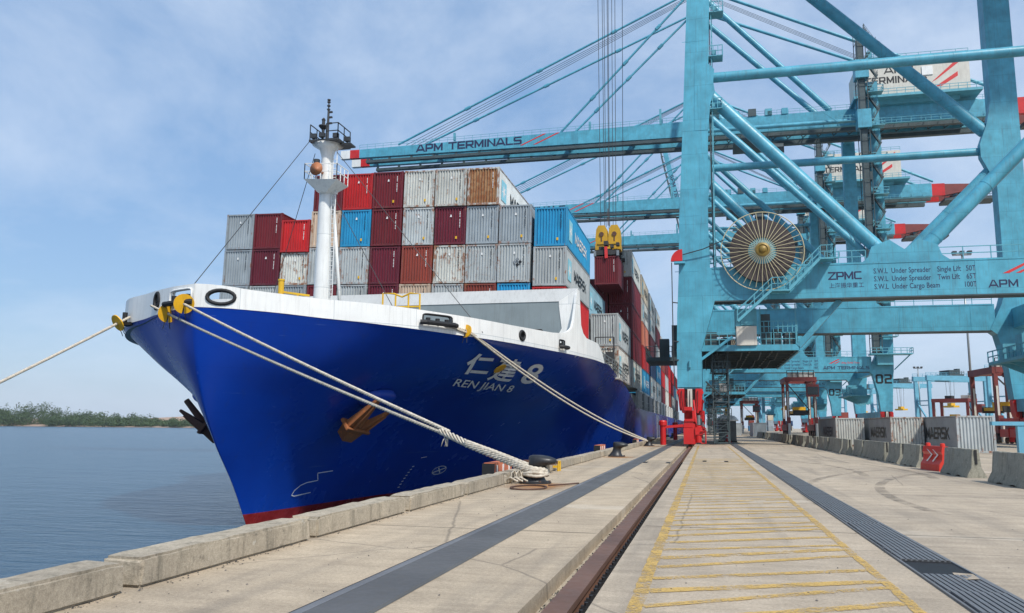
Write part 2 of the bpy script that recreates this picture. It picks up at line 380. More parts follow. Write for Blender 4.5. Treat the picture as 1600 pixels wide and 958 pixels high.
def rope_mat():
    m, nt, p = new_mat('mooring_rope'); s = NT(nt); co = s.geo()
    n = s.noise(co, 9, 5, .7); c = s.ramp(n, .3, .7, (.36, .31, .24, 1), (.70, .64, .53, 1))
    nt.links.new(c, p.inputs['Base Color']); p.inputs['Roughness'].default_value = .95
    nt.links.new(s.bump(s.noise(co, 60, 3), .6, .01), p.inputs['Normal']); return m
M['rope'] = rope_mat()
def water_mat():
    m, nt, p = new_mat('harbour_water'); s = NT(nt)
    co = s.geo((.32, 1.0, 1)); co2 = s.geo((.10, .22, 1))
    a = s.noise(co, 1.25, 5, .62, .4); b = s.noise(co2, .55, 4, .5, .3); d = s.noise(s.geo((.006, .02, 1)), 1, 4, .6)
    c = s.ramp(d, .3, .7, (.012, .048, .085, 1), (.019, .062, .104, 1))
    nt.links.new(c, p.inputs['Base Color']); p.inputs['Roughness'].default_value = .22; p.inputs['IOR'].default_value = 1.33
    h = s.math('ADD', s.math('MULTIPLY', a, .6), b)
    nt.links.new(s.bump(h, .8, .42), p.inputs['Normal']); return m
M['water'] = water_mat()
def hull_mat():
    m, nt, p = new_mat('hull_paint'); s = NT(nt); co = s.geo()
    n1 = s.noise(co, .16, 5, .6); n2 = s.noise(co, 2.0, 6, .65)
    blue = s.mix(1.0, (.003, .046, .36, 1), s.ramp(n1, .3, .75, (.72, .75, .8, 1), (1.15, 1.2, 1.15, 1)), 'MULTIPLY')
    blue = s.mix(s.math('MULTIPLY', s.ramp(n2, .58, .8), .12), blue, (.03, .10, .34, 1))
    scr = s.noise(s.geo((.4, .10, 4.0)), 1.6, 3, .6); blue = s.mix(s.math('MULTIPLY', s.ramp(scr, .70, .74), .2), blue, (.16, .26, .46, 1))
    st = s.noise(s.geo((2.5, 2.5, .12)), 1.2, 5, .6); blue = s.mix(s.math('MULTIPLY', s.ramp(st, .58, .8), .28), blue, (.03, .04, .06, 1))
    se = s.n('ShaderNodeSeparateXYZ', {0: co}); uv = s.n('ShaderNodeCombineXYZ', {0: se.outputs[1], 1: se.outputs[2]}).outputs[0]
    br = s.n('ShaderNodeTexBrick', {'Vector': uv, 'Scale': 1.0, 'Mortar Size': .012, 'Mortar Smooth': .8, 'Brick Width': 7.3, 'Row Height': 2.1, 'Color1': (1, 1, 1, 1), 'Color2': (.92, .93, .96, 1), 'Mortar': (.70, .72, .78, 1)})
    blue = s.mix(.7, blue, br.outputs['Color'], 'MULTIPLY')
    run = s.noise(s.geo((3.0, 3.0, .08)), 1.0, 4, .7); blue = s.mix(s.math('MULTIPLY', s.ramp(run, .66, .74), .10), blue, (.02, .03, .05, 1))
    red = s.mix(s.ramp(n2, .4, .65), (.21, .012, .012, 1), (.30, .028, .03, 1))
    g = s.n('ShaderNodeNewGeometry'); sep = s.n('ShaderNodeSeparateXYZ', {0: g.outputs['Position']})
    lvl = s.math('GREATER_THAN', sep.outputs['Z'], -2.98)
    nt.links.new(s.mix(lvl, red, blue), p.inputs['Base Color'])
    nt.links.new(s.ramp(n1, .3, .7, (.20, .20, .20, 1), (.32, .32, .32, 1)), p.inputs['Roughness']); p.inputs['Specular IOR Level'].default_value = .30
    w = s.noise(s.geo((.2, .3, .3)), 1.0, 2, .5); fr = s.n('ShaderNodeTexWave', {'Vector': co, 'Scale': .55, 'Distortion': .6, 'Detail': 1.0}, wave_type='BANDS', bands_direction='Y').outputs['Fac']; nt.links.new(s.bump(br.outputs['Fac'], .12, -.02, s.bump(fr, .10, .02, s.bump(w, .07, .07))), p.inputs['Normal']); return m
M['hull'] = hull_mat()
def paint_line_mat():
    m, nt, p = new_mat('worn_yellow_road_paint'); s = NT(nt); co = s.geo()
    a = s.noise(co, 2.3, 6, .7); b = s.noise(co, 30, 4, .75)
    w = s.math('ADD', s.math('MULTIPLY', a, .5), s.math('MULTIPLY', b, .5)); al = s.ramp(w, .585, .50, (1, 1, 1, 1), (0, 0, 0, 1))
    al = s.ramp(w, .455, .575, (1, 1, 1, 1), (0.0, 0, 0, 1))
    nt.links.new(s.mix(b, (.52, .32, .075, 1), (.60, .41, .14, 1)), p.inputs['Base Color']); p.inputs['Roughness'].default_value = .8
    nt.links.new(s.math('MULTIPLY', al, .95), p.inputs['Alpha']); return m
M['line'] = paint_line_mat()
def foliage_mat():
    m, nt, p = new_mat('mangrove_leaves'); s = NT(nt); co = s.geo()
    n = s.noise(co, .09, 4, .6); b = s.noise(co, .7, 3)
    c = s.mix(n, (.025, .060, .022, 1), (.075, .115, .035, 1)); c = s.mix(s.math('MULTIPLY', b, .5), c, (.04, .07, .03, 1))
    nt.links.new(c, p.inputs['Base Color']); p.inputs['Roughness'].default_value = .8; return m
M['leaf'] = foliage_mat()
# ------------------------------------------------------------------ ground, quay, water
WATER_Z = -3.6
def sheet(name, x0, x1, y0, y1, z, mat, label=None, parent=None, nx=1, ny=1):
    b = MB(); vs = []; fs = []
    for j in range(ny + 1):
        for i in range(nx + 1): vs.append((x0 + (x1 - x0) * i / nx, y0 + (y1 - y0) * j / ny, z))
    for j in range(ny):
        for i in range(nx): a = j * (nx + 1) + i; fs.append((a, a + 1, a + nx + 2, a + nx + 1))
    b.add(vs, fs); o = b.build(name, mat, parent, fix=False)
    if parent is None: tag(o, label, kind='structure')
    return o
sheet('harbour_water', -3000, -5.9, -60, 4000, WATER_Z, M['water'])
# quay block: deck between the edge and the rail trench, wall face down to the water
b = MB(); b.box(-6.0, -1.63, -30, 1500, -6.0, 0.0)
tag(b.build('quay_apron', M['apron']), kind='structure')
b = MB(); b.box(-1.63, -1.06, -30, 1500, -6.0, -.17)
trench = tag(b.build('rail_trench', M['kerb']), kind='structure')
sheet('yard_ground', -1.06, 2500, -30, 4000, 0.0, M['yard'])
b = MB(); b.box(-1.06, -1.0, -30, 1500, -.6, -.001)
b.build('trench_wall', M['kerb'], trench)
# slab joints cut across the deck, thin dark sheets
jm = flat('joint_sealant', (.05, .047, .042), .9)
aj = bpy.data.objects['quay_apron']; yj = bpy.data.objects['yard_ground']
for k in range(14):
    y = 12.6 + 9.2 * k
    sheet('slab_joint', -5.3, -1.66, y, y + .02, .004, jm, parent=aj)
    sheet('slab_joint', -1.0, 8.0, y + 1.2, y + 1.222, .004, jm, parent=yj)

# crane rail with its clips
rail = thing('crane_rail', 'rust brown crane rail lying in the concrete trench', 'rail', (-1.33, 0, -.17))
b = MB(); b.box(-.11, .11, -30, 400, .10, .165); b.box(-.04, .04, -30, 400, .035, .10); b.box(-.13, .13, -30, 400, 0.002, .035)
b.build('rail_section', M['rail'], rail)
bb = MB(); bb.box(.135, .20, -.05, .05, 0.002, .05); bb.cyl((.17, 0, .05), (.17, 0, .10), .022, n=6); bb.box(.12, .17, -.03, .03, .05, .07); cm = bb.mesh('rail_clip')
bb = MB(); bb.box(-.20, -.135, -.05, .05, 0.002, .05); bb.cyl((-.17, 0, .05), (-.17, 0, .09), .022, n=6); cm2 = bb.mesh('rail_clip')
y = 4.0
for k in range(110):
    o = obj('rail_clip', cm, M['iron'], rail); o.location = (0, y, 0)
    if k < 40: o = obj('rail_clip', cm2, M['iron'], rail); o.location = (0, y + .05, 0)
    y += .34
# loose ballast and dirt in the trench
b = MB(); rnd = random.Random(3)
for k in range(1500):
    yy = 4 + 40 * rnd.random() ** 1.6; xx = rnd.choice((-1, 1)) * rnd.uniform(.14, .27) - 1.33; r = rnd.uniform(.008, .03)
    c = Vector((xx, yy, -.165 + r * .4)); q = [c + Vector((rnd.uniform(-r, r), rnd.uniform(-r, r), rnd.uniform(-.2, 1) * r)) for _ in range(4)]
    b.add(q, [(0, 1, 2), (0, 2, 3), (0, 3, 1), (1, 3, 2)])
tag(b.build('trench_gravel', M['iron']), 'dark gravel and dirt lying along the crane rail', 'gravel', kind='stuff')

# cable belt cover left of the rail
belt = thing('cable_trench_belt', 'long dark grey cable trench belt running along the quay', 'belt', (-3.1, 0, 0))
b = MB()
b.add([(-.24, -30, .028), (.27, -30, .028), (.27, 400, .028), (-.24, 400, .028), (.29, -30, .004), (.29, 400, .004)], [(0, 1, 2, 3), (1, 4, 5, 2)])
b.build('rubber_cover', M['belt'], belt, fix=False)
b = MB(); b.prism([(-.38, -30, .004), (-.24, -30, .004), (-.24, -30, .032), (-.29, -30, .036), (-.34, -30, .03)], (0, 430, 0)); b.build('steel_edge', M['grate'], belt)
b = MB(); b.box(-.395, -.381, -30, 400, .002, .012); b.build('edge_joint', M['dark'], belt)

# drain: a dark channel with cast grates, one of them missing
drain = thing('drainage_channel', 'long dark iron drainage channel set in the concrete', 'drain', (2.56, 0, 0))
b = MB(); b.box(-.29, .29, -30, 160, .002, .006); b.build('channel_bed', M['dark'], drain)
b = MB(); b.box(-.31, -.285, -30, 160, .003, .022); b.box(.285, .31, -30, 160, .003, .022); b.build('channel_frame', M['grate'], drain)
g = MB()
for k in range(9): x = -.25 + .0625 * k; g.box(x - .021, x + .021, 0, .98, .012, .036)
for yy in (0.0, .47, .94): g.box(-.283, .283, yy, yy + .04, .010, .028)
gm = g.mesh('drain_grate'); rnd = random.Random(5); y = 3.1
while y < 115:
    if not (9.75 < y + .5 < 10.75):
        o = obj('drain_grate', gm, M['grate'], drain); o.location = (rnd.uniform(-.006, .006), y, rnd.uniform(0, .006)); o.rotation_euler = (rnd.uniform(-.004, .004), 0, rnd.uniform(-.006, .006))
    y += 1.0
b = MB(); b.box(-.25, .1, 9.72, 9.95, .006, .02); b.add([(.0, 9.8, .025), (.2, 9.75, .05), (.26, 10.2, .03), (.08, 10.3, .02)], [(0, 1, 2, 3)]); b.build('broken_slab', M['yard'], drain)

# yellow hatched lane
lane = MB()
def strip(m, x0, y0, x1, y1, w, z=.006):
    d = Vector((x1 - x0, y1 - y0, 0)); n = Vector((-d.y, d.x, 0)).normalized() * w / 2
    q = max(10, int(d.length / .16)); q = min(q, 420); vs = []; rr = random.Random(int(x0 * 991 + y0 * 131))
    for k in range(q + 1):
        t = k / q; c = Vector((x0 + d.x * t, y0 + d.y * t, z)); j1, j2 = rr.gauss(1, .10), rr.gauss(1, .10); vs += [c - n * j1, c + n * j2]
    m.add(vs, [(2 * k, 2 * k + 2, 2 * k + 3, 2 * k + 1) for k in range(q)])
ln = thing('lane_marking', 'worn yellow hatched walkway painted between rail and drain', 'marking')
for nm, x in (('border_line', -.66), ('border_line', 1.80)):
    m_ = MB(); strip(m_, x, 3, x, 74, .14 if x < 0 else .11); m_.build(nm, M['line'], ln, fix=False)
y = 4.2; k = 0
while y < 44:
    m_ = MB(); dy = 1.35 + .25 * math.sin(k * 1.7); w = .165 + .035 * math.sin(k * 2.3)
    strip(m_, -.60, y, 1.75, y + dy, w, .0065); m_.build('hatch_stripe', M['line'], ln, fix=False); y += .70 + .05 * math.sin(k * 3.1); k += 1
tag(ln, kind='structure')
# manhole plates and dropped scraps
for x, y in ((-2.2, 38), (.4, 40.5)):
    t = thing('cover_plate', 'square steel cover plate set in the apron left of the rail' if x < 0 else 'thin steel cover plate set in the hatched yellow walkway', 'plate', (x, y, 0))
    b = MB(); b.box(-.5, .5, -.5, .5, .002, .010); b.build('plate', M['apron'], t)
    for sx in (-1, 1):
        b = MB(); b.box(sx * .5 - .09, sx * .5 + .09, -.5, .5, .003, .02); b.build('hinge_bar', M['dark'], t)

# kerb blocks along the edge
kerb = bpy.data.objects.new('quay_kerb', None); C.objects.link(kerb); tag(kerb, 'row of concrete kerb blocks along the quay edge', kind='structure')
gaps = [3.3, 7.07, 10.83, 14.6, 18.45, 22.25, 25.2, 28.9]
while gaps[-1] < 200: gaps.append(gaps[-1] + 3.72)
rnd = random.Random(9)
for a_, b_ in zip([-.6] + gaps, gaps):
    if a_ > 120: break
    bm = bmesh.new(); bmesh.ops.create_cube(bm, size=1); Ln = b_ - a_ - (.22 if a_ < 24 else .12)
    for v in bm.verts: v.co = Vector((v.co.x * .45, v.co.y * Ln, v.co.z * .29 + .145))
    bmesh.ops.bevel(bm, geom=[e for e in bm.edges], offset=.028, segments=2, affect='EDGES')
    es = [e for e in bm.edges if e.calc_length() > 2]; bmesh.ops.subdivide_edges(bm, edges=es, cuts=14, use_grid_fill=True)
    for v in bm.verts:
        q = 1 if v.co.z > .05 else 0
        v.co += Vector((rnd.gauss(0, .0035), 0, rnd.gauss(0, .004) * q)) 
        if abs(abs(v.co.y) - Ln / 2) < .04 and v.co.z > .22: v.co += Vector((0, -math.copysign(abs(rnd.gauss(0, .02)), v.co.y), -abs(rnd.gauss(0, .012))))
    me = bpy.data.meshes.new('kerb_block'); bm.to_mesh(me); bm.free()
    o = obj('kerb_block', me, M['kerb'], kerb); o.location = (-5.63 + rnd.uniform(-.015, .015), (a_ + b_) / 2, .002); o.rotation_euler = (0, 0, rnd.uniform(-.003, .003)); smooth_by_angle(me, 50)

# far shore: low land, dunes and mangrove
def shore_h(x, y): 
    return 1.0 + 11 * math.exp(-((x + 585) / 48) ** 2) + 6 * math.exp(-((x + 735) / 22) ** 2) + 1.2 * math.sin(x * .05) + .8 * math.sin(x * .11 + 2)
b = MB(); vs = []; fs = []; nx, ny = 120, 8
for j in range(ny + 1):
    for i in range(nx + 1):
        x = -1100 + 1000 * i / nx; y = 760 + 40 * j + .12 * (x + 600)
        z = WATER_Z - 1 + (1 - (1 - min(1, j / 3.0)) ** 2) * (2 + (shore_h(x, y) * (j / ny) ** 1.0 + 6 * (j / ny)))
        vs.append((x, y, z))
for j in range(ny):
    for i in range(nx): a = j * (nx + 1) + i; fs.append((a, a + 1, a + nx + 2, a + nx + 1))
b.add(vs, fs); tag(b.build('shore_hills', M['bricks'], smooth=True), kind='structure')
rnd = random.Random(21); b = MB()
def clump(c, r, hgt, n):
    for _ in range(n):
        u = rnd.uniform(0, 2 * math.pi); w = rnd.uniform(-1, 1); q = rnd.uniform(.55, 1.05)
        d = Vector((math.cos(u) * math.sqrt(1 - w * w) * r, math.sin(u) * math.sqrt(1 - w * w) * r, w * hgt)) * q
        p = c + d; e = rnd.uniform(.35, .9); t1 = Vector((rnd.gauss(0, 1), rnd.gauss(0, 1), rnd.gauss(0, 1))).normalized() * e; t2 = Vector((rnd.gauss(0, 1), rnd.gauss(0, 1), rnd.gauss(0, 1))).normalized() * e
        b.add([p - t1, p + t2, p + t1, p - t2], [(0, 1, 2, 3)])
for k in range(900):
    row = rnd.random(); x = rnd.uniform(-1000, -330); y = 766 + .12 * (x + 600) + 90 * row
    tall = .52 + .55 / (1 + math.exp((x + 700) / 18)) + .12 * math.sin(x * .045) + .22 * math.exp(-((x + 775) / 14) ** 2)
    big = (.55 + .75 * row) * tall * rnd.uniform(.7, 1.2)
    gap = abs(x + 735) < 9 and row < .8
    if gap: continue
    r = rnd.uniform(4.5, 9.0) * (.7 + .4 * row); hh = 9.0 * big
    clump(Vector((x, y, WATER_Z + 1.2 + hh * .85)), r, hh, int(120 * r / 4))
tag(b.build('mangrove_forest', M['leaf'], fix=False), 'green mangrove forest along the far shore behind the water', 'forest', kind='stuff')
# ------------------------------------------------------------------ the ship
XC = -23.0
SD = [0, .15, .6, 1.2, 1.75, 2.9, 4.5, 8.5, 12, 17, 22.4, 27, 34, 60]; BD = [0, .55, 1.6, 2.6, 3.5, 5.1, 7.6, 11.0, 12.6, 14.1, 15.4, 16.0, 16.2, 16.2]
SW = [0, 1, 5.5, 14.3, 25, 38, 50, 60, 80]; BW = [0, .2, .65, 1.8, 5.0, 11.0, 15.0, 16.2, 16.2]
fD, fW = pchip(SD, BD), pchip(SW, BW)
TT = [0, .2, .4, .6, .8, 1.0]
fY = pchip(TT, [38.5, 37.05, 35.3, 34.0, 33.25, 32.9]); fG = pchip(TT, [0, .085, .20, .40, .72, 1.0])
fZb = pchip([32, 34, 36, 38, 42, 48, 55, 60, 64, 70, 77, 82, 86, 90, 300], [7.0, 6.88, 6.7, 6.53, 6.40, 6.40, 6.42, 6.45, 6.45, 6.1, 5.5, 4.7, 3.8, 3.5, 3.5])
fZt = pchip([32, 33, 34.1, 35.8, 38, 41, 45, 49, 51.2, 53, 54.3, 54.9, 55.3, 55.75, 56.05, 57.2, 60.4, 62.0, 62.8], [8.1, 8.02, 7.8, 7.63, 7.53, 7.44, 7.42, 7.5, 7.56, 7.75, 8.25, 9.6, 11.0, 11.0, 8.6, 7.8, 7.72, 7.1, 6.5])
fZb2 = pchip([32, 33, 36, 39, 43, 55, 64, 70, 77, 82, 86, 90, 300], [7.0, 6.93, 6.86, 6.80, 6.78, 6.78, 6.78, 6.4, 5.9, 5.1, 4.2, 3.9, 3.9]); fZt2 = pchip([32, 33, 34, 36, 39, 43, 60], [8.1, 8.02, 8.06, 8.15, 8.25, 8.35, 8.35])     # far side stands higher: the ship lists a little
def ZB(Y, side): return fZb(Y) if side > 0 else fZb2(Y)
def ZT(Y, side): return fZt(Y) if side > 0 else fZt2(Y)
def level(z): return max(0.0, min(1.15, (z + 3.6) / 10.6))
def stem(z): t = level(z); return fY(min(1, t))
def hb(Y, z):
    t = level(z); s = max(0.0, Y - stem(z)); g_ = fG(min(t, 1))
    return fD(s) * g_ + fW(s) * (1 - g_)
FAR = .955
def hull_pt(Y, z, side=1, off=0.0):
    e = .15
    b0 = hb(Y, z); dY = (hb(Y + e, z) - hb(Y - e, z)) / (2 * e); dz = (hb(Y, z + e) - hb(Y, z - e)) / (2 * e)
    n = Vector((1, -dY, -dz)).normalized()
    p = Vector((XC + side * b0 * (1 if side > 0 else FAR), Y, z)); n.x *= side
    return p + n * off, n
ship = thing('container_ship', 'blue hulled container ship moored alongside the quay', 'ship', (XC, 60, WATER_Z))
SO = Vector((XC, 60, WATER_Z))
def sb(m, name, mat, parent=None, **k):     # build a ship part given in world coordinates
    m.v = [tuple(Vector(p) - SO) for p in m.v]; return m.build(name, mat, parent or ship, **k)
# hull shell: columns run along the length, rows up the side
us = [0, .004, .010, .02, .035, .055, .08, .12, .17, .23, .3, .4, .5, .62, .75, .88, 1.0]
cols = []
ss = [0, .05, .15, .3, .5, .8, 1.2, 1.7, 2.3, 3, 3.5, 4, 4.5, 5, 5.6, 6.2, 6.8, 7.5, 8.2, 9, 9.8, 10.6, 11.4, 12.2, 13, 13.8, 14.6, 15.4, 16.2, 17, 17.8, 18.6, 19.4, 20.2, 21, 22, 23, 24, 25, 26.2, 27.5, 28.7, 30, 31.5, 33, 36, 39, 42, 45, 47, 49, 51, 53, 56, 60, 65, 72, 80, 100, 140, 180, 240]
NR = 64
def col_pt(s, r, side=1):       # r 0..1 up the side, s distance from the stem at that level
    z0 = -6.0
    Yd = 32.9 + s; zt_ = ZB(Yd, side); z = z0 + (zt_ - z0) * r
    Y = stem(z) + s * (1 - 0) ; 
    return Vector((hb(Y, z), Y, z))
m_ = MB(); grid = {}
for side in (1, -1):
    for i, s in enumerate(ss):
        for r in range(NR + 1):
            p = col_pt(s, r / NR, side); 
            if i == 0 and side == -1: continue
            grid[(side, i, r)] = len(m_.v); m_.v.append((XC + side * p.x * (1 if side > 0 else FAR), p.y, p.z))
for r in range(NR + 1): grid[(-1, 0, r)] = grid[(1, 0, r)]
for side in (1, -1):
    for i in range(len(ss) - 1):
        for r in range(NR):
            f = (grid[(side, i, r)], grid[(side, i + 1, r)], grid[(side, i + 1, r + 1)], grid[(side, i, r + 1)])
            m_.f.append(f if side == 1 else f[::-1])
hull = sb(m_, 'hull', M['hull'], smooth=True, fix=False)
# main deck inside the sides
dk = MB(); prev = None
for s in ss[3:]:
    Yd = 32.9 + s; z = fZb(Yd) - .06; b_ = hb(Yd, fZb(Yd)) - .1
    cur = [(XC + b_, Yd, z), (XC - b_, Yd, z)]
    if prev: dk.add([prev[0], cur[0], cur[1], prev[1]], [(0, 1, 2, 3)])
    prev = cur
sb(dk, 'deck', M['hullgrey'], fix=False)

# bulwark: a real plate with thickness, holes cut through
def plan(a):     # a: signed arc-like parameter = signed s from the stem
    return abs(a)
bs_ = sorted(set([x for x in ss if x < 13 and round(x*2) == x*2] + [.02, .1, .22, .4, .65, 1.0, 1.45, 2.0, 2.65, 3.5, 4.5, 5.6, 6.8, 8.2, 9.7, 11.2, 13, 15, 17, 18.3, 19.2, 20.1, 20.7, 21.2, 21.4, 21.7, 22.0, 22.25, 22.4, 22.85, 23.0, 23.15, 23.6, 24.3, 26, 27.5, 28.4, 29.1, 29.9]))
bm_ = MB(); ring = []
params = [(-1, s) for s in reversed(bs_[1:])] + [(1, s) for s in bs_]
for side, s in params:
    Yd = 32.9 + s; zb = ZB(Yd, side); zt_ = max(ZT(Yd, side), zb + .04)
    row = []
    for zz, inn in ((zb - .02, 0), (zt_, 0), (zt_, .16), (zb - .02, .16)):
        bb_ = max(0, hb(Yd, min(zb, 6.98))) ; Yq = Yd
        if inn:
            if s < .3: Yq = Yd + inn; bb_ = max(0.0, bb_ - inn * .4)
            else:
                slope = (hb(Yd + .1, zb) - hb(Yd - .1, zb)) / .2; nn = Vector((1, -slope)).normalized(); bb_ -= inn * nn.x; Yq = Yd - inn * nn.y
        row.append(len(bm_.v)); bm_.v.append((XC + side * (bb_ * (1 if side > 0 else FAR) + (.012 if not inn else 0)), Yq - (.012 if not inn else 0), zz))
    ring.append(row)
for a_, b_ in zip(ring, ring[1:]):
    for k in range(4): bm_.f.append((a_[k], b_[k], b_[(k + 1) % 4], a_[(k + 1) % 4]))
bm_.f.append(tuple(ring[0])); bm_.f.append(tuple(ring[-1][::-1]))
bul = sb(bm_, 'bulwark', M['white'])
def cutter(Y, z, side, w, h_, round_=True):
    p, n = hull_pt(Y, min(ZB(Y, side), 6.98), side); p.z = z; n.z = 0; n.normalize(); t = Vector((-n.y, n.x, 0)); up = Vector((0, 0, 1)); m2 = MB(); pts = []
    for k in range(20):
        a = 2 * math.pi * k / 20; cx, cy = math.cos(a), math.sin(a)
        if round_: q = t * (w / 2 * cx) + up * (h_ / 2 * cy)
        else: q = t * (w / 2 * math.copysign(abs(cx) ** .35, cx)) + up * (h_ / 2 * math.copysign(abs(cy) ** .35, cy))
        pts.append(p + q - n * .8)
    m2.prism(pts, n * 1.6); return m2, p, n, t, pts
holes = [  # Y, z, side, w, h, round
    (34.63, 7.55, -1, .62, .80, True), (33.22, 7.50, -1, 1.75, .66, False), (33.30, 7.42, 1, 1.25, .66, True),
    (40.2, 7.08, 1, 1.9, .46, False), (47.2, 6.95, 1, .62, .52, True), (52.6, 6.98, 1, .85, .46, False)]
for i, hsp in enumerate(holes):
    m2, p, n, t, pts = cutter(*hsp); m2.v = [tuple(Vector(q) - SO) for q in m2.v]; co = obj('cut', m2.mesh('cut'), None); co.parent = None; co.location = SO
    md = bul.modifiers.new('h', 'BOOLEAN'); md.operation = 'DIFFERENCE'; md.object = co; md.solver = 'FAST'
bpy.context.view_layer.update()
dg = bpy.context.evaluated_depsgraph_get(); ev = bul.evaluated_get(dg); nm = bpy.data.meshes.new_from_object(ev, depsgraph=dg)
bul.modifiers.clear(); bul.data = nm; nm.name = 'bulwark'
for o in [o for o in bpy.data.objects if o.name.startswith('cut')]:
    if o.data.name.startswith('cut'): bpy.data.objects.remove(o)
# rims round the fairleads and the dark rollers in the chocks
for i, hsp in enumerate(holes):
    m2, p, n, t, pts = cutter(*hsp); rim = MB()
    rim.tube([q + n * .82 for q in pts], .085 if hsp[5] else .045, 8, closed=True)
    rim.tube([q + n * .64 for q in pts], .085 if hsp[5] else .045, 8, closed=True)
    o = sb(rim, 'fairlead_rim', M['dark'] if i != 1 else M['white'], smooth=True)
    if not hsp[5]:
        w = hsp[3]; ch = MB(); z_ = hsp[1] - hsp[4] / 2 - .02
        base = Vector((p.x, p.y, z_))
        ch.tube([base - t * (w * .62) + n * .12, base - t * (w * .5) + n * .3, base + t * (w * .5) + n * .3, base + t * (w * .62) + n * .12], .13, 8)
        for q in (-.32, .0, .32) if w > 1 else (0,):
            c0 = base + t * (w * q); ch.cyl(c0, c0 + Vector((0, 0, hsp[4] * .62)), .12, n=10)
        ch.box(*(min(base.x - .01, base.x + .01), base.x + .02), base.y - .02, base.y + .02, z_ - .05, z_)
        sb(ch, 'roller_chock', M['dark'], smooth=False)
# breakwater and its white frame
bw = MB(); bw.prism([(-37.0, 55.25, 6.0), (-9.15, 55.25, 6.0), (-9.15, 55.25, 10.2), (-37.0, 55.25, 10.2)], (0, .25, 0)); brk = sb(bw, 'breakwater', M['hullgrey'])
bw = MB(); bw.prism([(-37.2, 55.2, 10.2), (-37.2, 55.55, 11.15), (-37.2, 55.9, 11.15), (-37.2, 55.9, 10.2)], (28.75, 0, 0)); sb(bw, 'top_flange', M['flange'], brk)
bw = MB(); bw.prism([(-9.75, 55.2, 10.2), (-9.75, 55.2, 9.9), (-9.55, 55.2, 8.3), (-9.9, 55.2, 7.7), (-11.0, 55.2, 7.35), (-11.0, 55.2, 6.2), (-8.55, 55.2, 6.3), (-8.45, 55.2, 11.05)], (0, .04, 0)); sb(bw, 'end_frame', M['white'], brk)
bw = MB(); bw.prism([(-11.75, 55.21, 6.9), (-10.85, 55.21, 6.9), (-10.85, 55.21, 8.15), (-10.98, 55.21, 8.28), (-11.62, 55.21, 8.28), (-11.75, 55.21, 8.15)], (0, .03, 0)); sb(bw, 'access_opening', M['dark'], brk)
# foremast
MX, MY = -23.15, 46.0
mast = MB(); mast.tube([(MX, MY, 6.0), (MX, MY, 9.5), (MX, MY, 16.02), (MX, MY, 18.42), (MX, MY, 18.97), (MX, MY, 19.27)], [.50, .49, .40, .36, .50, .98], 20)
mast = sb(mast, 'foremast', M['white'], smooth=True)
b = MB(); b.box(MX - .85, MX + 1.15, MY - .95, MY + .95, 19.27, 19.40); b.box(MX + 1.0, MX + 1.7, MY - .3, MY + .5, 19.17, 19.27); sb(b, 'top_platform', M['mastdk'], mast)
b = MB(); b.rail([(MX - .8, MY - .9, 19.40), (MX - .8, MY + .9, 19.40)], 1.0, .025, .9); b.rail([(MX + .3, MY - .9, 19.40), (MX + 1.1, MY - .9, 19.40), (MX + 1.1, MY + .9, 19.40)], 1.0, .025, .9); sb(b, 'railing', M['mastdk'], mast)
b = MB(); b.hexa([(MX - .25, MY - .6, 16.02), (MX + .3, MY - .6, 16.02), (MX + .3, MY + .3, 16.02), (MX - .25, MY + .3, 16.02), (MX - .95, MY - 1.2, 16.77), (MX + 1.3, MY - 1.2, 16.62), (MX + 1.3, MY + .5, 16.62), (MX - .95, MY + .5, 16.77)]); sb(b, 'lower_platform', M['white'], mast)
b = MB(); b.rail([(MX - .92, MY - 1.17, 16.77), (MX + 1.27, MY - 1.17, 16.64), (MX + 1.27, MY + .45, 16.64)], 1.0, .022, .6); b.rail([(MX - .92, MY - 1.17, 16.77), (MX - .92, MY + .45, 16.77)], 1.0, .022, .7); sb(b, 'railing', M['white'], mast)
b = MB(); b.lathe((MX - .12, MY - 1.2, 17.37), [(.43, 0), (.33, .1), (.14, .6), (.08, .95)], 18, 'y'); sb(b, 'horn', paint('horn_copper', (.42, .16, .07), .5, .2), mast, smooth=True)
b = MB(); b.cyl((MX - .05, MY, 19.32), (MX - .05, MY, 21.62), .10, .07, 8); b.cyl((MX - .05, MY, 21.62), (MX - .05, MY, 22.32), .05, .04, 8)
for z in (21.67, 21.92, 22.17, 22.32): b.cyl((MX - .05, MY, z), (MX - .05, MY, z + .07), .11, n=10)
b.lathe((MX - .32, MY - .1, 20.32), [(.06, -.5), (.10, 0), (.30, .22), (.30, .28), (.10, .33), (.10, .62), (.14, .66), (.05, .8)], 12)
for z in (20.72, 21.12, 21.47): b.box(MX, MX + .22, MY - .06, MY + .06, z, z + .10)
sb(b, 'signal_pole', M['mastdk'], mast)
for dx, dy, z in ((-.55, -.85, 19.42), (.05, -.95, 19.42), (1.45, -.2, 19.30), (.9, -.75, 19.40)):
    b = MB(); b.box(MX + dx - .17, MX + dx + .17, MY + dy - .12, MY + dy + .12, z + .08, z + .36); b.box(MX + dx - .05, MX + dx + .05, MY + dy - .05, MY + dy + .05, z, z + .08)
    fl = sb(b, 'floodlight', M['mastdk'], mast)
b = MB(); b.tube([(MX - .62, MY - .2, 17.62), (MX - .62, MY - .2, 18.32)], .20, 10); b.box(MX - .62, MX - .3, MY - .25, MY - .15, 17.87, 18.02); sb(b, 'signal_lamp', M['mastdk'], mast)
b = MB(); b.cyl((MX + .95, MY + 1.4, 6.0), (MX + .38, MY + .15, 16.42), .11); b.cyl((MX - .3, MY + 1.9, 6.0), (MX + .1, MY + .3, 16.42), .11); sb(b, 'brace', M['white'], mast, smooth=True)
b = MB()
for xx in (.50, .78): b.bar((MX + xx, MY - .1, 7.0), (MX + xx * .93, MY - .1, 19.12), .05)
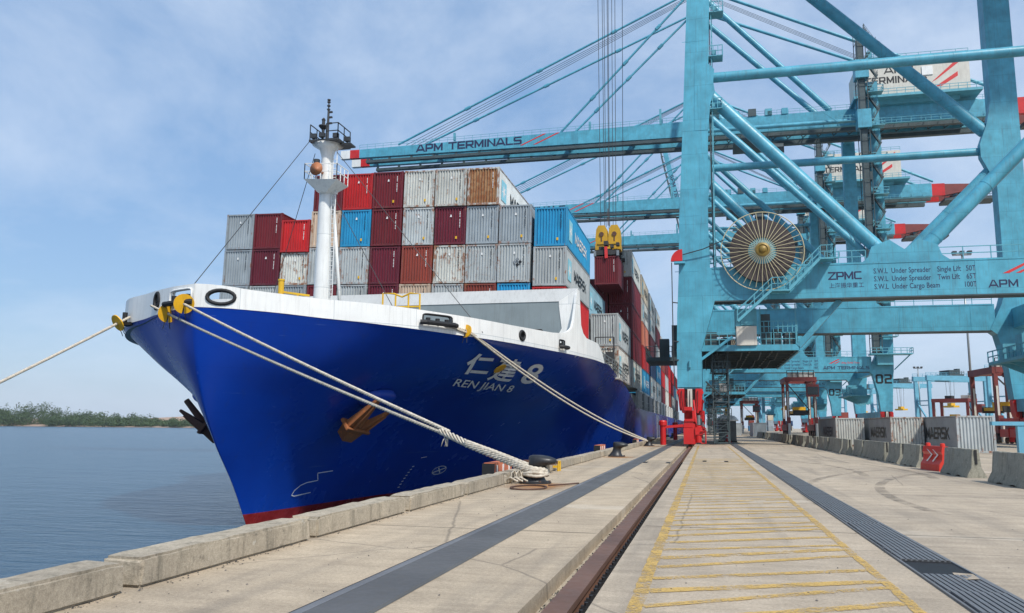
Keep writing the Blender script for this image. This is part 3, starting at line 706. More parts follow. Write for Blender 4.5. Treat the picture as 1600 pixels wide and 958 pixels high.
for k in range(38): b.bar((MX + .5, MY - .1, 7.2 + .3 * k), (MX + .77, MY - .1, 7.2 + .3 * k), .03)
sb(b, 'ladder', M['white'], mast)
b = MB()
for a_, b_ in (((MX - .85, MY - .9, 19.27), (-23.9, 33.9, 8.0)), ((MX - .6, MY - .5, 18.62), (-30.0, 50.5, 7.0)), ((MX + .9, MY - .5, 18.62), (-11.9, 43.2, 6.7)), ((MX + .3, MY + .4, 16.12), (-16.42, 44.2, 6.3))):
    b.tube([a_, b_], .022, 5)
sb(b, 'stay_wire', M['mastdk'], mast)
# small deck gear that shows above the bulwark
b = MB(); b.cyl((-24.2, 42.9, 6.2), (-24.2, 42.9, 9.95), .17, n=12); b.cyl((-24.2, 42.9, 9.95), (-24.2, 42.9, 10.05), .2, n=12); b.bar((-24.2, 42.9, 9.3), (-22.6, 43.4, 9.1), .12); b.bar((-24.2, 42.9, 8.4), (-23.2, 43.2, 9.1), .1); sb(b, 'davit', M['yellow'])
b = MB()
for pts in ([(-18.3, 44.2, 6.3), (-18.3, 44.2, 9.25), (-17.6, 44.2, 9.20), (-17.1, 44.2, 9.00), (-16.6, 44.2, 9.20), (-16.0, 44.2, 9.15), (-16.0, 44.2, 6.3)], [(-18.3, 44.2, 8.40), (-16.0, 44.2, 8.40)], [(-17.5, 44.2, 6.3), (-17.5, 44.2, 9.10)], [(-16.7, 44.2, 6.3), (-16.7, 44.2, 9.10)], [(-22.3, 45.2, 6.3), (-22.3, 45.2, 8.05), (-20.6, 45.2, 7.95), (-20.6, 45.2, 6.3)]):
    b.tube(pts, .055, 8)
sb(b, 'guard_rail', M['yellow'])
b = MB(); b.box(-19.5, -17, 48.5, 50, 6, 7.0); b.lathe((-14.5, 47.5, 6.4), [(.8, -.6), (.8, .6)], 16, 'y'); sb(b, 'winch', M['hullgrey'])

# anchors in their recesses, one on each bow
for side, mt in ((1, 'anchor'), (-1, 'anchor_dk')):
    p, n = hull_pt(41.9, 2.9, side)
    up = (Vector((0, 0, 1)) - n * n.z).normalized(); rt = up.cross(n) * side; rt.normalize()
    if rt.y < 0: rt = -rt
    e = up * .97 + rt * (.20 if side > 0 else .05); e.normalize(); s_ = e.cross(n).normalized()
    if s_.y < 0: s_ = -s_
    dome = MB()
    for_r = [(1.25, -.1), (1.22, .12), (1.05, .30), (.8, .42), (.45, .50), (.2, .52)]
    nrg = 24; rings = []
    c0 = p + up * .25 + rt * .45
    for r_, hgt in for_r: rings.append([c0 + (rt * math.cos(2 * math.pi * k / nrg) * r_ * 1.05 + up * math.sin(2 * math.pi * k / nrg) * r_ * .72) + n * (hgt + .18 * math.sin(2 * math.pi * k / nrg) * r_) for k in range(nrg)])
    dome.add([q for g_ in rings for q in g_], [(i * nrg + k, i * nrg + (k + 1) % nrg, (i + 1) * nrg + (k + 1) % nrg, (i + 1) * nrg + k) for i in range(len(rings) - 1) for k in range(nrg)] + [tuple(5 * nrg + k for k in range(nrg))])
    sb(dome, 'hawse_bolster', M['hull'], smooth=True)
    an = MB(); SC = 1.3; c = p + n * (.85 if side > 0 else 1.25) - up * (.45 if side > 0 else .2) - rt * .25
    crown = c - e * .55
    # crown plate
    an.prism([crown - s_ * .85 + n * .28, crown - s_ * .85 - n * .3, crown + s_ * .85 - n * .3, crown + s_ * .85 + n * .28], -e * .14)
    an.prism([crown - s_ * .62 + n * .2, crown + s_ * .62 + n * .2, crown + s_ * .34 + n * .30 - e * .75, crown - s_ * .34 + n * .30 - e * .75], -n * .5)
    # flukes
    for q, ln_ in ((-.42, 1.75 if side > 0 else 1.2), (.52, 1.25 if side > 0 else .8)):
        a0 = crown + s_ * q
        an.hexa([a0 - s_ * .30 - n * .16, a0 + s_ * .30 - n * .16, a0 + s_ * .30 + n * .16, a0 - s_ * .30 + n * .16,
                 a0 + e * ln_ + s_ * (q * .7) - s_ * .06 - n * .04, a0 + e * ln_ + s_ * (q * .7) + s_ * .06 - n * .04, a0 + e * ln_ + s_ * (q * .7) + s_ * .06 + n * .08, a0 + e * ln_ + s_ * (q * .7) - s_ * .06 + n * .08])
        an.prism([a0 - s_ * .03 + n * .16, a0 + s_ * .03 + n * .16, a0 + e * ln_ * .8 + s_ * (q * .6) + n * .08], n * .10)
    an.cyl(crown + s_ * .05, crown + e * 1.5 - n * .35, .17, .13, 10)
    an.v = [tuple(Vector(c) + (Vector(q) - c) * SC) for q in an.v]
    ao = sb(an, 'anchor', M[mt]); bv = ao.modifiers.new('b', 'BEVEL'); bv.width = .05; bv.segments = 2; bv.limit_method = 'ANGLE'

    if side == -1: ao['label'] = 'dark anchor hanging on the far side of the bow'
    else: ao['label'] = 'rust orange anchor in the bow on the quay side'

# lettering laid on the hull plating
def on_hull(Y0, z0, ky=1.0, kz=1.0, off=.05):
    def fn(u, v):
        p, n = hull_pt(Y0 + u * ky, z0 + v * kz, 1, off); return p - SO
    return fn
def hull_quad(txt, quad, bold, name):
    """a word fitted to four (Y, z) corners on the plating: bottom left, bottom right, top right, top left"""
    box = []
    text_mesh(txt, 1.0, bold, 0, lambda u, v: box.append((u, v)) or Vector((u, v, 0)))
    u0, u1 = min(b[0] for b in box), max(b[0] for b in box); v0, v1 = min(b[1] for b in box), max(b[1] for b in box)
    def fn(u, v):
        a = (u - u0) / (u1 - u0); b_ = (v - v0) / (v1 - v0); q = quad
        Y = (q[0][0] * (1 - a) + q[1][0] * a) * (1 - b_) + (q[3][0] * (1 - a) + q[2][0] * a) * b_
        z = (q[0][1] * (1 - a) + q[1][1] * a) * (1 - b_) + (q[3][1] * (1 - a) + q[2][1] * a) * b_
        return hull_pt(Y, z, 1, .05)[0] - SO
    return obj(name, text_mesh(txt, 1.0, bold, 0, fn, cuts=3), M['silver'], ship)
hull_quad('REN JIAN 8', [(47.06, 3.85), (54.57, 3.77), (53.38, 4.30), (46.05, 4.36)], .010, 'name_lettering')
hull_quad('\u4ec1', [(45.5, 4.62), (48.19, 4.67), (46.14, 5.77), (43.9, 5.66)], .028, 'name_character')
hull_quad('\u5efa', [(49.0, 4.44), (52.0, 4.44), (49.75, 5.71), (46.98, 5.65)], .020, 'name_character')
hull_quad('8', [(53.06, 4.45), (55.19, 4.47), (52.85, 5.66), (50.89, 5.6)], .016, 'name_character')
def hull_line(pts, w, name, mat, closed=False, off=.035):
    m2 = MB(); q = []
    for (a, b_), (c_, d_) in zip(pts, pts[1:]):
        for k in range(6): q.append((a + (c_ - a) * k / 6, b_ + (d_ - b_) * k / 6))
    q.append(pts[-1]); P = [hull_pt(y, z, 1, off) for y, z in q]
    L_, R_ = [], []
    for i, (p, n) in enumerate(P):
        t = (P[min(i + 1, len(P) - 1)][0] - P[max(i - 1, 0)][0]).normalized(); s2 = n.cross(t).normalized() * w / 2; L_.append(p - s2); R_.append(p + s2)
    k = len(P); m2.add(L_ + R_, [(i, i + 1, k + i + 1, k + i) for i in range(k - 1)]); return sb(m2, name, mat, fix=False)
hull_line([(44.3, -1.05), (42.95, -1.12), (43.35, -1.55), (42.4, -1.62), (41.95, -1.75), (41.6, -2.0), (41.5, -2.25), (41.75, -2.32), (43.2, -2.22)], .055, 'bulb_mark', M['whitel'])
circ = [(57.0 + .75 * math.cos(a * math.pi / 9), -1.6 + .30 * math.sin(a * math.pi / 9)) for a in range(19)]
hull_line(circ, .06, 'thruster_mark', M['whitel']); hull_line([(56.4, -1.75), (57.6, -1.45)], .1, 'thruster_mark', M['whitel']); hull_line([(56.7, -1.4), (57.3, -1.8)], .1, 'thruster_mark', M['whitel'])
for k in range(8): hull_line([(53.2 + .02 * k, -2.6 + .2 * k), (53.42 + .02 * k, -2.58 + .2 * k)], .08, 'draught_mark', M['whitel'])
hull_line([(53.6, -.6), (54.2, -.55)], .05, 'draught_mark', M['whitel'])
for y0 in (118, 122.5, 150, 190):
    m2 = MB(); 
    for a_, b_ in ((0, 1.8),): 
        m2.add([hull_pt(y0 + a_, -3, 1, .03)[0], hull_pt(y0 + b_, -3, 1, .03)[0], hull_pt(y0 + b_, 3.3, 1, .03)[0], hull_pt(y0 + a_, 3.3, 1, .03)[0]], [(0, 1, 2, 3)])
    sb(m2, 'white_band', M['whitel'], fix=False)
# open side passage above the main deck: stanchions, rails and cross walls under the cargo
for k in range(46):
    y0 = 87.2 + k * 3.05
    b = MB(); b.box(-7.15, -6.95, y0, y0 + .2, 3.45, 5.6); b.box(-7.16, -7.0, y0, y0 + 3.05, 5.42, 5.62)
    b.bar((-7.05, y0, 3.5 + 1.0), (-7.05, y0 + 3.05, 4.5), .05); b.bar((-7.05, y0, 4.0), (-7.05, y0 + 3.05, 4.0), .04)
    sb(b, 'side_stanchion', M['white'] if k % 3 else M['steel'])
b = MB(); b.box(-37.5, -8.7, 88.5, 250, 3.3, 5.6); b.box(-37.0, -9.6, 56.6, 71, 6.4, 8.62); b.box(-36.5, -8.9, 71, 88.5, 5.2, 5.62); sb(b, 'hatch_coaming', M['hullgrey'])
b = MB(); b.rail([(-8.1, 62.9, 6.5), (-7.4, 70, 6.1), (-7.1, 77, 5.5)], 1.05, .03, 1.4, (.35, .68)); sb(b, 'deck_railing', M['steel'])
b = MB(); b.bar((-9.2, 70.4, 5.8), (-9.2, 70.4, 9.3), .12); b.bar((-7.6, 70.4, 5.8), (-7.6, 70.4, 9.3), .12)
for z in (7.0, 8.2, 9.3): b.bar((-9.2, 70.4, z), (-7.6, 70.4, z), .08)
b.box(-8.3, -7.6, 70.1, 70.7, 7.1, 8.0); sb(b, 'lashing_bridge', M['mastdk'])
# ------------------------------------------------------------------ containers
CW = 2.438
_cm = {}
def corr(n_, L_, H_, depth, wave):
    """corrugated panel in the u (length) v (height) plane, bulging to +w"""
    us_ = []; p = L_ / n_
    for k in range(n_):
        us_ += [(k * p, 0), (k * p + p * .28, 0), (k * p + p * .5, 1), (k * p + p * .78, 1)]
    us_.append((L_, 0)); return [(u, -depth * (1 - w)) for u, w in us_]
def cont_meshes(Ln, H):
    key = (Ln, H)
    if key in _cm: return _cm[key]
    d = {}
    zb, zt = .16, H - .12
    pr = corr(10, CW - .30, zt - zb, .085, 0); x0 = -CW / 2 + .15
    m = MB(); k = len(pr)
    m.add([(x0 + u, .03 - w, zb) for u, w in pr] + [(x0 + u, .03 - w, zt) for u, w in pr], [(i, i + 1, k + i + 1, k + i) for i in range(k - 1)]); d['end'] = m.mesh('end_wall', fix=False)
    m = MB(); m.add([(x0 + u, Ln - .03 + w, zb) for u, w in pr] + [(x0 + u, Ln - .03 + w, zt) for u, w in pr], [(i + 1, i, k + i, k + i + 1) for i in range(k - 1)]); d['end2'] = m.mesh('end_wall', fix=False)
    pr = corr(int(Ln / .28), Ln - .30, 1, .036, 0); k = len(pr)
    m = MB(); m.add([(CW / 2 - .02 + w, .15 + u, zb) for u, w in pr] + [(CW / 2 - .02 + w, .15 + u, zt) for u, w in pr], [(i, i + 1, k + i + 1, k + i) for i in range(k - 1)]); d['sideR'] = m.mesh('side_wall', fix=False)
    m = MB(); m.add([(-CW / 2 + .02 - w, .15 + u, zb) for u, w in pr] + [(-CW / 2 + .02 - w, .15 + u, zt) for u, w in pr], [(i + 1, i, k + i, k + i + 1) for i in range(k - 1)]); d['sideL'] = m.mesh('side_wall', fix=False)
    m = MB(); m.box(-CW / 2 + .05, CW / 2 - .05, .05, Ln - .05, H - .06, H - .03); d['roof'] = m.mesh('roof')
    m = MB(); m.box(-CW / 2 + .04, CW / 2 - .04, .04, Ln - .04, .11, .15)
    for q in range(int(Ln / .6)): m.box(-CW / 2 + .08, CW / 2 - .08, .3 + q * .6, .36 + q * .6, .02, .11)
    d['floor'] = m.mesh('floor')
    m = MB()
    for sx in (-1, 1):
        for y0, y1 in ((.0, .15), (Ln - .15, Ln)):
            a, b_ = sorted((sx * CW / 2, sx * (CW / 2 - .15))); m.box(a, b_, y0, y1, .118, H - .118)
            a, b_ = sorted((sx * (CW / 2 + .004), sx * (CW / 2 - .162))); yy0, yy1 = (y0 - .004, y0 + .178) if y0 == 0 else (y1 - .178, y1 + .004)
            m.box(a, b_, yy0, yy1, 0, .118); m.box(a, b_, yy0, yy1, H - .118, H)
        a, b_ = sorted((sx * (CW / 2 - .004), sx * (CW / 2 - .07))); m.box(a, b_, .178, Ln - .178, .012, .16); m.box(a, b_, .178, Ln - .178, H - .1, H - .015)
    for y0, y1 in ((.006, .08), (Ln - .08, Ln - .006)):
        m.box(-CW / 2 + .162, CW / 2 - .162, y0, y1, .012, .16); m.box(-CW / 2 + .162, CW / 2 - .162, y0, y1, H - .125, H - .015)
    d['frame'] = m.mesh('frame')
    m = MB()       # small unreadable code column, a placard and a patch on the end wall
    x = CW / 2 - .48
    for q in range(11):
        if q == 4: continue
        z = H - .42 - q * .115; m.box(x - .03, x + .03, .012, .02, z - .035, z + .035)
    d['code'] = m.mesh('code_marking')
    m = MB(); m.box(.42, .56, .012, .021, .42, .62); d['placard'] = m.mesh('placard')
    m = MB(); m.prism([(-.06, .012, H * .73), (.10, .012, H * .73), (.08, .012, H * .77), (.02, .012, H * .80)], (0, .008, 0)); d['sticker'] = m.mesh('sticker')
    _cm[key] = d; return d
COL = {'grey': (.30, .345, .375), 'pale': (.44, .475, .48), 'maroon': (.155, .012, .020), 'wine': (.12, .010, .024), 'red': (.50, .014, .016), 'blue': (.018, .30, .56), 'white': (.56, .57, .53),
       'brown': (.24, .045, .030), 'rusty': (.38, .21, .10), 'beige': (.58, .45, .34), 'navy': (.015, .055, .15), 'salmon': (.55, .17, .10), 'cream': (.58, .50, .37), 'black': (.03, .03, .032), 'green': (.05, .2, .14), 'pblue': (.26, .44, .52), 'dgrey': (.17, .185, .19)}
CNAME = {'grey': 'blue-grey', 'pale': 'pale grey', 'maroon': 'maroon', 'wine': 'dark wine red', 'red': 'bright red', 'blue': 'sky blue', 'white': 'dirty white', 'brown': 'brownish red', 'rusty': 'rust streaked tan', 'beige': 'beige', 'navy': 'navy blue', 'salmon': 'salmon', 'cream': 'cream', 'black': 'black', 'green': 'green', 'pblue': 'pale blue', 'dgrey': 'dark grey'}
def maersk_mesh(Ln, H, xside, sgn):
    """carrier name along one side wall, star panel in front of it"""
    key = ('txt', Ln, H, sgn)
    if key in _cm: return _cm[key]
    big = H * .30
    if sgn > 0:      # wall facing +X, reads towards +Y
        me = block_text('MAERSK', big, lambda u, v, w: Vector((CW / 2 + .004 + w, Ln * .30 + u, H * .33 + v)), .2, 1.05, .2)
    else:            # wall facing -X, reads towards -Y
        me = block_text('MAERSK', big * 1.15, lambda u, v, w: Vector((-CW / 2 - .004 - w, Ln * .68 - u, H * .34 + v)), .21, 1.0, .2)
    y0 = Ln * .13 if sgn > 0 else Ln * .82; a = H * .27; x = sgn * (CW / 2 + .003)
    st = MB(); st.add([(x, y0 - a, H * .48 - a), (x, y0 + a, H * .48 - a), (x, y0 + a, H * .48 + a), (x, y0 - a, H * .48 + a)], [(0, 1, 2, 3) if sgn > 0 else (3, 2, 1, 0)]); sq = st.mesh('logo_panel', fix=False)
    st = MB(); x2 = sgn * (CW / 2 + .008); pts = []
    for k in range(14): r_ = a * (.82 if k % 2 == 0 else .30); an_ = math.pi * k / 7 + math.pi / 2; pts.append((x2, y0 + r_ * math.cos(an_), H * .48 + r_ * math.sin(an_)))
    st.add([(x2, y0, H * .48)] + pts, [(0, 1 + k, 1 + (k + 1) % 14) for k in range(14)]); star = st.mesh('logo_star', fix=False)
    _cm[key] = (me, sq, star); return _cm[key]
def container(x, y, z, col, label, rust=.0, Ln=12.192, H=2.896, group=None, name_side=0, rz=0, fcol=None, ink=None, codes=True, panel=True):
    """x is the centre of the end wall that faces the camera, y its front"""
    t = thing('shipping_container', label, 'container', (x, y, z), rz, group); d = cont_meshes(Ln, H)
    kk = random.uniform(.88, 1.08); cc = [c * kk for c in COL[col]]; fc = COL[fcol] if fcol else cc
    for nm, k in (('end_wall', 'end'), ('end_wall', 'end2'), ('side_wall', 'sideR'), ('side_wall', 'sideL'), ('roof', 'roof'), ('floor', 'floor')):
        o = obj(nm, d[k], M['container'], t); o.color = (*cc, rust)
    o = obj('frame', d['frame'], M['contframe'], t); o.color = (*[c * .92 for c in fc], min(1, rust + .35))
    if codes:
        dark_ = sum(COL[col]) < .75 and col != 'blue'
        mk = obj('code_marking', d['code'] if dark_ else d['code'].copy(), M['whitel'] if dark_ else None, t); mk['kind'] = 'stuff'
        if not dark_:
            me = mk.data; me.materials.clear(); me.materials.append(M['black'])
        if random.random() < .5: obj('placard', d['placard'], M['yellow'], t)
        if random.random() < .6: obj('sticker', d['sticker'], M['whitel'], t)
    if name_side:
        me, sq, star = maersk_mesh(Ln, H, 0, name_side)
        lightc = sum(COL[col]) > .75 and col != 'blue'
        o = obj('carrier_name', me.copy(), None, t); o.data.materials.clear(); o.data.materials.append(M[ink] if ink else (M['black'] if lightc else M['whitel']))
        if panel:
            obj('logo_panel', sq, M['star'], t)
            obj('logo_star', star, M['whitel'], t)
    return t
# ship, front bay seen end on.  columns counted from the quay
T0 = 8.99; TP = 2.95; HEEL = R(1.2)      # the ship lists a little towards the quay
right_edges = [-9.46, -12.12, -14.66, -17.2, -19.74, -22.28, -24.82, -27.36, -29.9, -32.42, -34.94]
tiern = {0: 'lowest', 1: 'second', 2: 'third', 3: 'top'}
front = {
 0: {0: ('red', .05), 1: ('pale', .1), 2: ('blue', .05)},
 1: {0: ('blue', .1), 1: ('pale', .35), 2: ('grey', .18)},
 2: {0: ('brown', .35), 1: ('pale', .50), 2: ('grey', .1), 3: ('rusty', .95)},
 3: {0: ('pale', .3), 1: ('white', .62), 2: ('wine', .05), 3: ('white', .40)},
 4: {0: ('beige', .3), 1: ('brown', .2), 2: ('pale', .40), 3: ('white', .50)},
 5: {0: ('wine', .1), 1: ('wine', .1), 2: ('maroon', .05), 3: ('maroon', .05)},
 6: {0: ('pale', .1), 1: ('pale', .45), 2: ('blue', .05), 3: ('red', .0)},
 7: {0: ('maroon', .1), 1: ('pale', .3), 2: ('beige', .35), 3: ('maroon', .05)},
 8: {0: ('grey', .1), 1: ('white', .62), 2: ('red', .12)},
 9: {0: ('pale', .2), 1: ('wine', .1), 2: ('maroon', .05)},
 10: {0: ('grey', .1), 1: ('grey', .15), 2: ('grey', .15)}}
for ci, tiers in front.items():
    x = right_edges[ci] - CW / 2
    for ti, (cn, ru) in tiers.items():
        if ci == 8 and ti > 0: H = 2.591; z = T0 + TP + (ti - 1) * 2.61
        else: H = 2.896; z = T0 + ti * TP
        if ci == 0: z -= .32
        dx = (z - 16) * math.sin(HEEL); z += (-12 - (x)) * math.tan(HEEL) if ci else 0
        y = 57.0 + random.uniform(-.10, .10); side = 0
        lab = '%s container end on, %s tier of the %s stack from the quay' % (CNAME[cn], tiern[ti], ORD[ci])
        if ci == 0 and ti: side = 1
        if (ci, ti) == (2, 3): side = 1
        if ci == 0: lab = {0: 'bright red container side showing behind the white breakwater end', 1: 'pale grey container lettered in black under the sky blue one', 2: 'sky blue container with white lettering on top of the corner stack'}[ti]
        t = container(x + dx + random.uniform(-.035, .035), y, z + .02, cn, lab, ru, 12.192, H, 'containers in the front bay of the ship', side, fcol='white' if (ci, ti) in ((8, 1), (2, 3)) else None)
        t.rotation_euler = (0, HEEL, random.uniform(-.002, .002))
        if (ci, ti) == (2, 3):      # its side is clean white paint, only the end is rusty
            for ch in t.children:
                if ch.name.startswith(('side_wall', 'roof')): ch.color = (.66, .68, .66, .05)
                if ch.name.startswith('carrier_name'): ch.data.materials.clear(); ch.data.materials.append(M['black'])
# hazard diamonds on one end wall
hz = [o for o in bpy.data.objects if o.get('label') == '%s container end on, second tier of the second stack from the quay' % CNAME['pale']][0]
for k, (dx, dz) in enumerate(((0, .2), (.2, 0), (-.2, 0), (0, -.2))):
    b = MB(); c = Vector((.28 + dx, .014, 1.5 + dz)); b.prism([c + Vector((-.15, 0, 0)), c + Vector((0, 0, -.15)), c + Vector((.15, 0, 0)), c + Vector((0, 0, .15))], (0, .006, 0)); b.build('hazard_placard', M['black'] if k % 2 else M['steel'], hz)
# bays further aft, seen along their quay side
XS = -7.3
bays = [
 (71.4, [('white', .62, 1), ('pale', .1, 1)]),
 (86.0, [('white', .15, 1), ('maroon', .05, 0), ('maroon', .05, 0), ('maroon', .08, 0), ('white', .3, 1)]),
 (100.6, [('blue', .05, 1), ('red', .05, 0), ('salmon', .1, 0), ('white', .2, 1), ('cream', .25, 1)]),
 (115.2, [('white', .15, 1), ('navy', .05, 0), ('maroon', .1, 0), ('white', .15, 1), ('white', .2, 1)]),
 (129.8, [('white', .1, 1), ('blue', .05, 1), ('white', .2, 0), ('maroon', .1, 0), ('white', .2, 1)]),
 (144.4, [('maroon', .1, 0), ('red', .1, 0), ('brown', .1, 0), ('white', .2, 1)]),
 (159.0, [('white', .2, 0), ('pale', .1, 0), ('maroon', .1, 0), ('pale', .2, 0)]),
 (173.6, [('brown', .2, 0), ('red', .1, 0), ('red', .1, 0), ('blue', .1, 0)]),
 (188.2, [('pale', .2, 0), ('maroon', .1, 0), ('red', .1, 0)]),
 (202.8, [('grey', .2, 0), ('blue', .1, 0), ('maroon', .1, 0)]),
 (217.4, [('maroon', .2, 0), ('white', .1, 0), ('red', .1, 0)])]
tn5 = ['lowest', 'second', 'third', 'fourth', 'fifth']
for bi, (y, tiers) in enumerate(bays):
    for ti, (cn, ru, nm_) in enumerate(tiers):
        lab = '%s container on the quay side, %s tier of the %s bay from the bow' % (CNAME[cn], tn5[ti], ORD[bi + 1])
        container(XS - CW / 2, y, 5.68 + ti * TP + .02, cn, lab, ru, 12.192, 2.896, 'containers along the quay side of the ship', nm_, codes=bi < 2)
container(-9.9 - CW / 2, 71.4, 11.55, 'pblue', 'pale blue container wedged behind the grey corner container', .1, group='containers along the quay side of the ship', name_side=1)
container(-9.9 - CW / 2, 71.4, 8.62, 'grey', 'blue-grey container under the pale blue one behind the corner', .1, group='containers along the quay side of the ship')
container(-9.9 - CW / 2, 86.0, 11.55, 'maroon', 'maroon container end showing below the hanging container', .05, group='containers along the quay side of the ship')
container(-9.9 - CW / 2, 86.0, 14.46, 'maroon', 'maroon container end just behind the hanging container', .05, group='containers along the quay side of the ship')
# the box being lifted
lift = container(-9.35, 80.5, 15.75, 'maroon', 'dark red container hanging from the yellow spreader', .05, 12.192, 2.896)
sp = thing('spreader', 'yellow headblock and spreader gripping the hanging container', 'spreader', (-9.35, 86.6, 18.67))
b = MB(); b.box(-.55, .55, -6.0, 6.0, .25, .75); b.box(-1.2, 1.2, -6.1, -5.6, .12, .6); b.box(-1.2, 1.2, 5.6, 6.1, .12, .6); b.build('spreader_frame', M['carrier_dk'], sp)
for sx in (-1, 1):
    for y in (-6.1, 6.1): b = MB(); b.box(sx * 1.15 - .12, sx * 1.15 + .12, y - .15, y + .15, -.02, .5); b.build('twistlock_foot', M['steel'], sp)
for y in (-6.32, ):
    b = MB(); b.prism([(-.18, y, .9), (.12, y, .95), (.16, y, -.25), (-.14, y, -.3)], (0, .08, 0)); b.build('guide_flipper', M['redl'], sp)
b = MB()
for k in range(44):
    x = random.uniform(-1.25, 1.25); y = random.uniform(-6.0, 0); z = random.uniform(.35, 1.5); e = random.uniform(.08, .26); b.box(x - e, x + e, y - e * 2, y + e * 2, z - e, z + e)
b.build('hydraulic_gear', M['carrier_dk'], sp)
for sx in (-1, 1):
    b = MB(); b.prism([(sx * .66 + x * 1.15, -4.6, 1.45 + z * 1.3) for x, z in ((-.52, 0), (.52, 0), (.56, .55), (.48, 1.3), (.28, 1.62), (-.28, 1.62), (-.48, 1.3), (-.56, .55))], (0, 1.2, 0)); hbk = b.build('headblock', M['headblock'], sp)
    b = MB(); b.lathe((sx * .66, -4.7, 2.6), [(.24, 0), (.24, .1)], 14, 'y'); b.box(sx * .66 - .05, sx * .66 + .05, -4.68, -4.6, 1.5, 2.4); b.build('sheave', M['anchor_dk'], hbk)
b = MB(); b.box(-1.3, 1.3, -4.75, -3.2, .95, 1.5); b.box(-1.05, 1.05, -4.85, -3.1, 1.5, 1.75); b.build('headblock_beam', M['headblock'], sp)
b = MB(); b.bar((-.02, -4.2, 3.6), (-.02, -4.2, 5.4), .08); b.build('cable_basket_pole', M['anchor_dk'], sp)
rp = MB()
for dx, dy in ((-.75, -4.5), (-.45, -3.6), (-.2, -4.4), (.0, -3.5), (.2, -4.6), (.45, -3.7), (.8, -4.3), (1.2, -1.0)): rp.tube([(dx, dy, 3.4 if abs(dx) < 1 else 1.0), (dx * 1.35, dy, 57)], .032, 5)
rp.build('hoist_rope', M['mastdk'], sp)

# parked on the yard
for (x0, y0, ru, lab) in ((18.32, 63.2, .35, 'weathered grey container nearest the camera behind the barriers'), (15.73, 71.5, .6, 'rust stained cream-grey container in the middle of the parked three'), (12.87, 80.5, .4, 'weathered container furthest back of the parked three, beside the straddle carrier')):
    t = container(x0, y0, 0.0, 'white' if ru > .37 else 'pale', lab, ru, 12.192, 2.591, 'containers parked behind the barriers', -1, codes=False, ink='black', panel=False)
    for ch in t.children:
        if ch.name.startswith('side_wall'): ch.color = (.31, .325, .325, .1)  # same paint as the ends; shade of the flank is put into the colour
# ------------------------------------------------------------------ ship-to-shore cranes
FS = 28.5      # spacing of the two frames along the quay
def leg_loft(secs):     # (z, x0, x1, y0, y1)
    m = MB(); vs = []; fs = []
    for z, x0, x1, y0, y1 in secs: vs += [(x0, y0, z), (x1, y0, z), (x1, y1, z), (x0, y1, z)]
    for i in range(len(secs) - 1):
        a = 4 * i
        for k in range(4): fs.append((a + k, a + (k + 1) % 4, a + 4 + (k + 1) % 4, a + 4 + k))
    fs += [(3, 2, 1, 0), tuple(4 * (len(secs) - 1) + k for k in range(4))]; return m.add(vs, fs)
def face_block(txt, x, z, h, y, mat='navy', parent=None, name='lettering', thick=.17, sx=1.0, gap=.2):
    return obj(name, block_text(txt, h, lambda u, v, w: Vector((x + u, y - w, z + v)), thick, sx, gap), M[mat], parent)
def face_text(txt, x, z, size, y, bold=.02, sx=1.0, mat='navy', parent=None, name='lettering', align='LEFT', spacing=1.0, shear=0):
    me = text_mesh(txt, size, bold, shear, lambda u, v: Vector((x + u, y, z + v)), sx=sx, align=align, spacing=spacing); return obj(name, me, M[mat], parent)
def stair_flight(x0, z0, x1, z1, y0, w=.8, treads=True):
    m = MB(); n = max(3, int(abs(z1 - z0) / .24))
    for yy in (y0, y0 + w):
        m.bar((x0, yy, z0), (x1, yy, z1), .07, .24)
        for hh in (.55, 1.05): m.bar((x0, yy, z0 + hh), (x1, yy, z1 + hh), .05)
        for k in range(5): t = k / 4; m.bar((x0 + (x1 - x0) * t, yy, z0 + (z1 - z0) * t), (x0 + (x1 - x0) * t, yy, z0 + (z1 - z0) * t + 1.05), .05)
    if treads:
        for k in range(n): t = (k + .5) / n; xx = x0 + (x1 - x0) * t; zz = z0 + (z1 - z0) * t; m.box(xx - .13, xx + .13, y0, y0 + w, zz - .02, zz + .02)
    return m
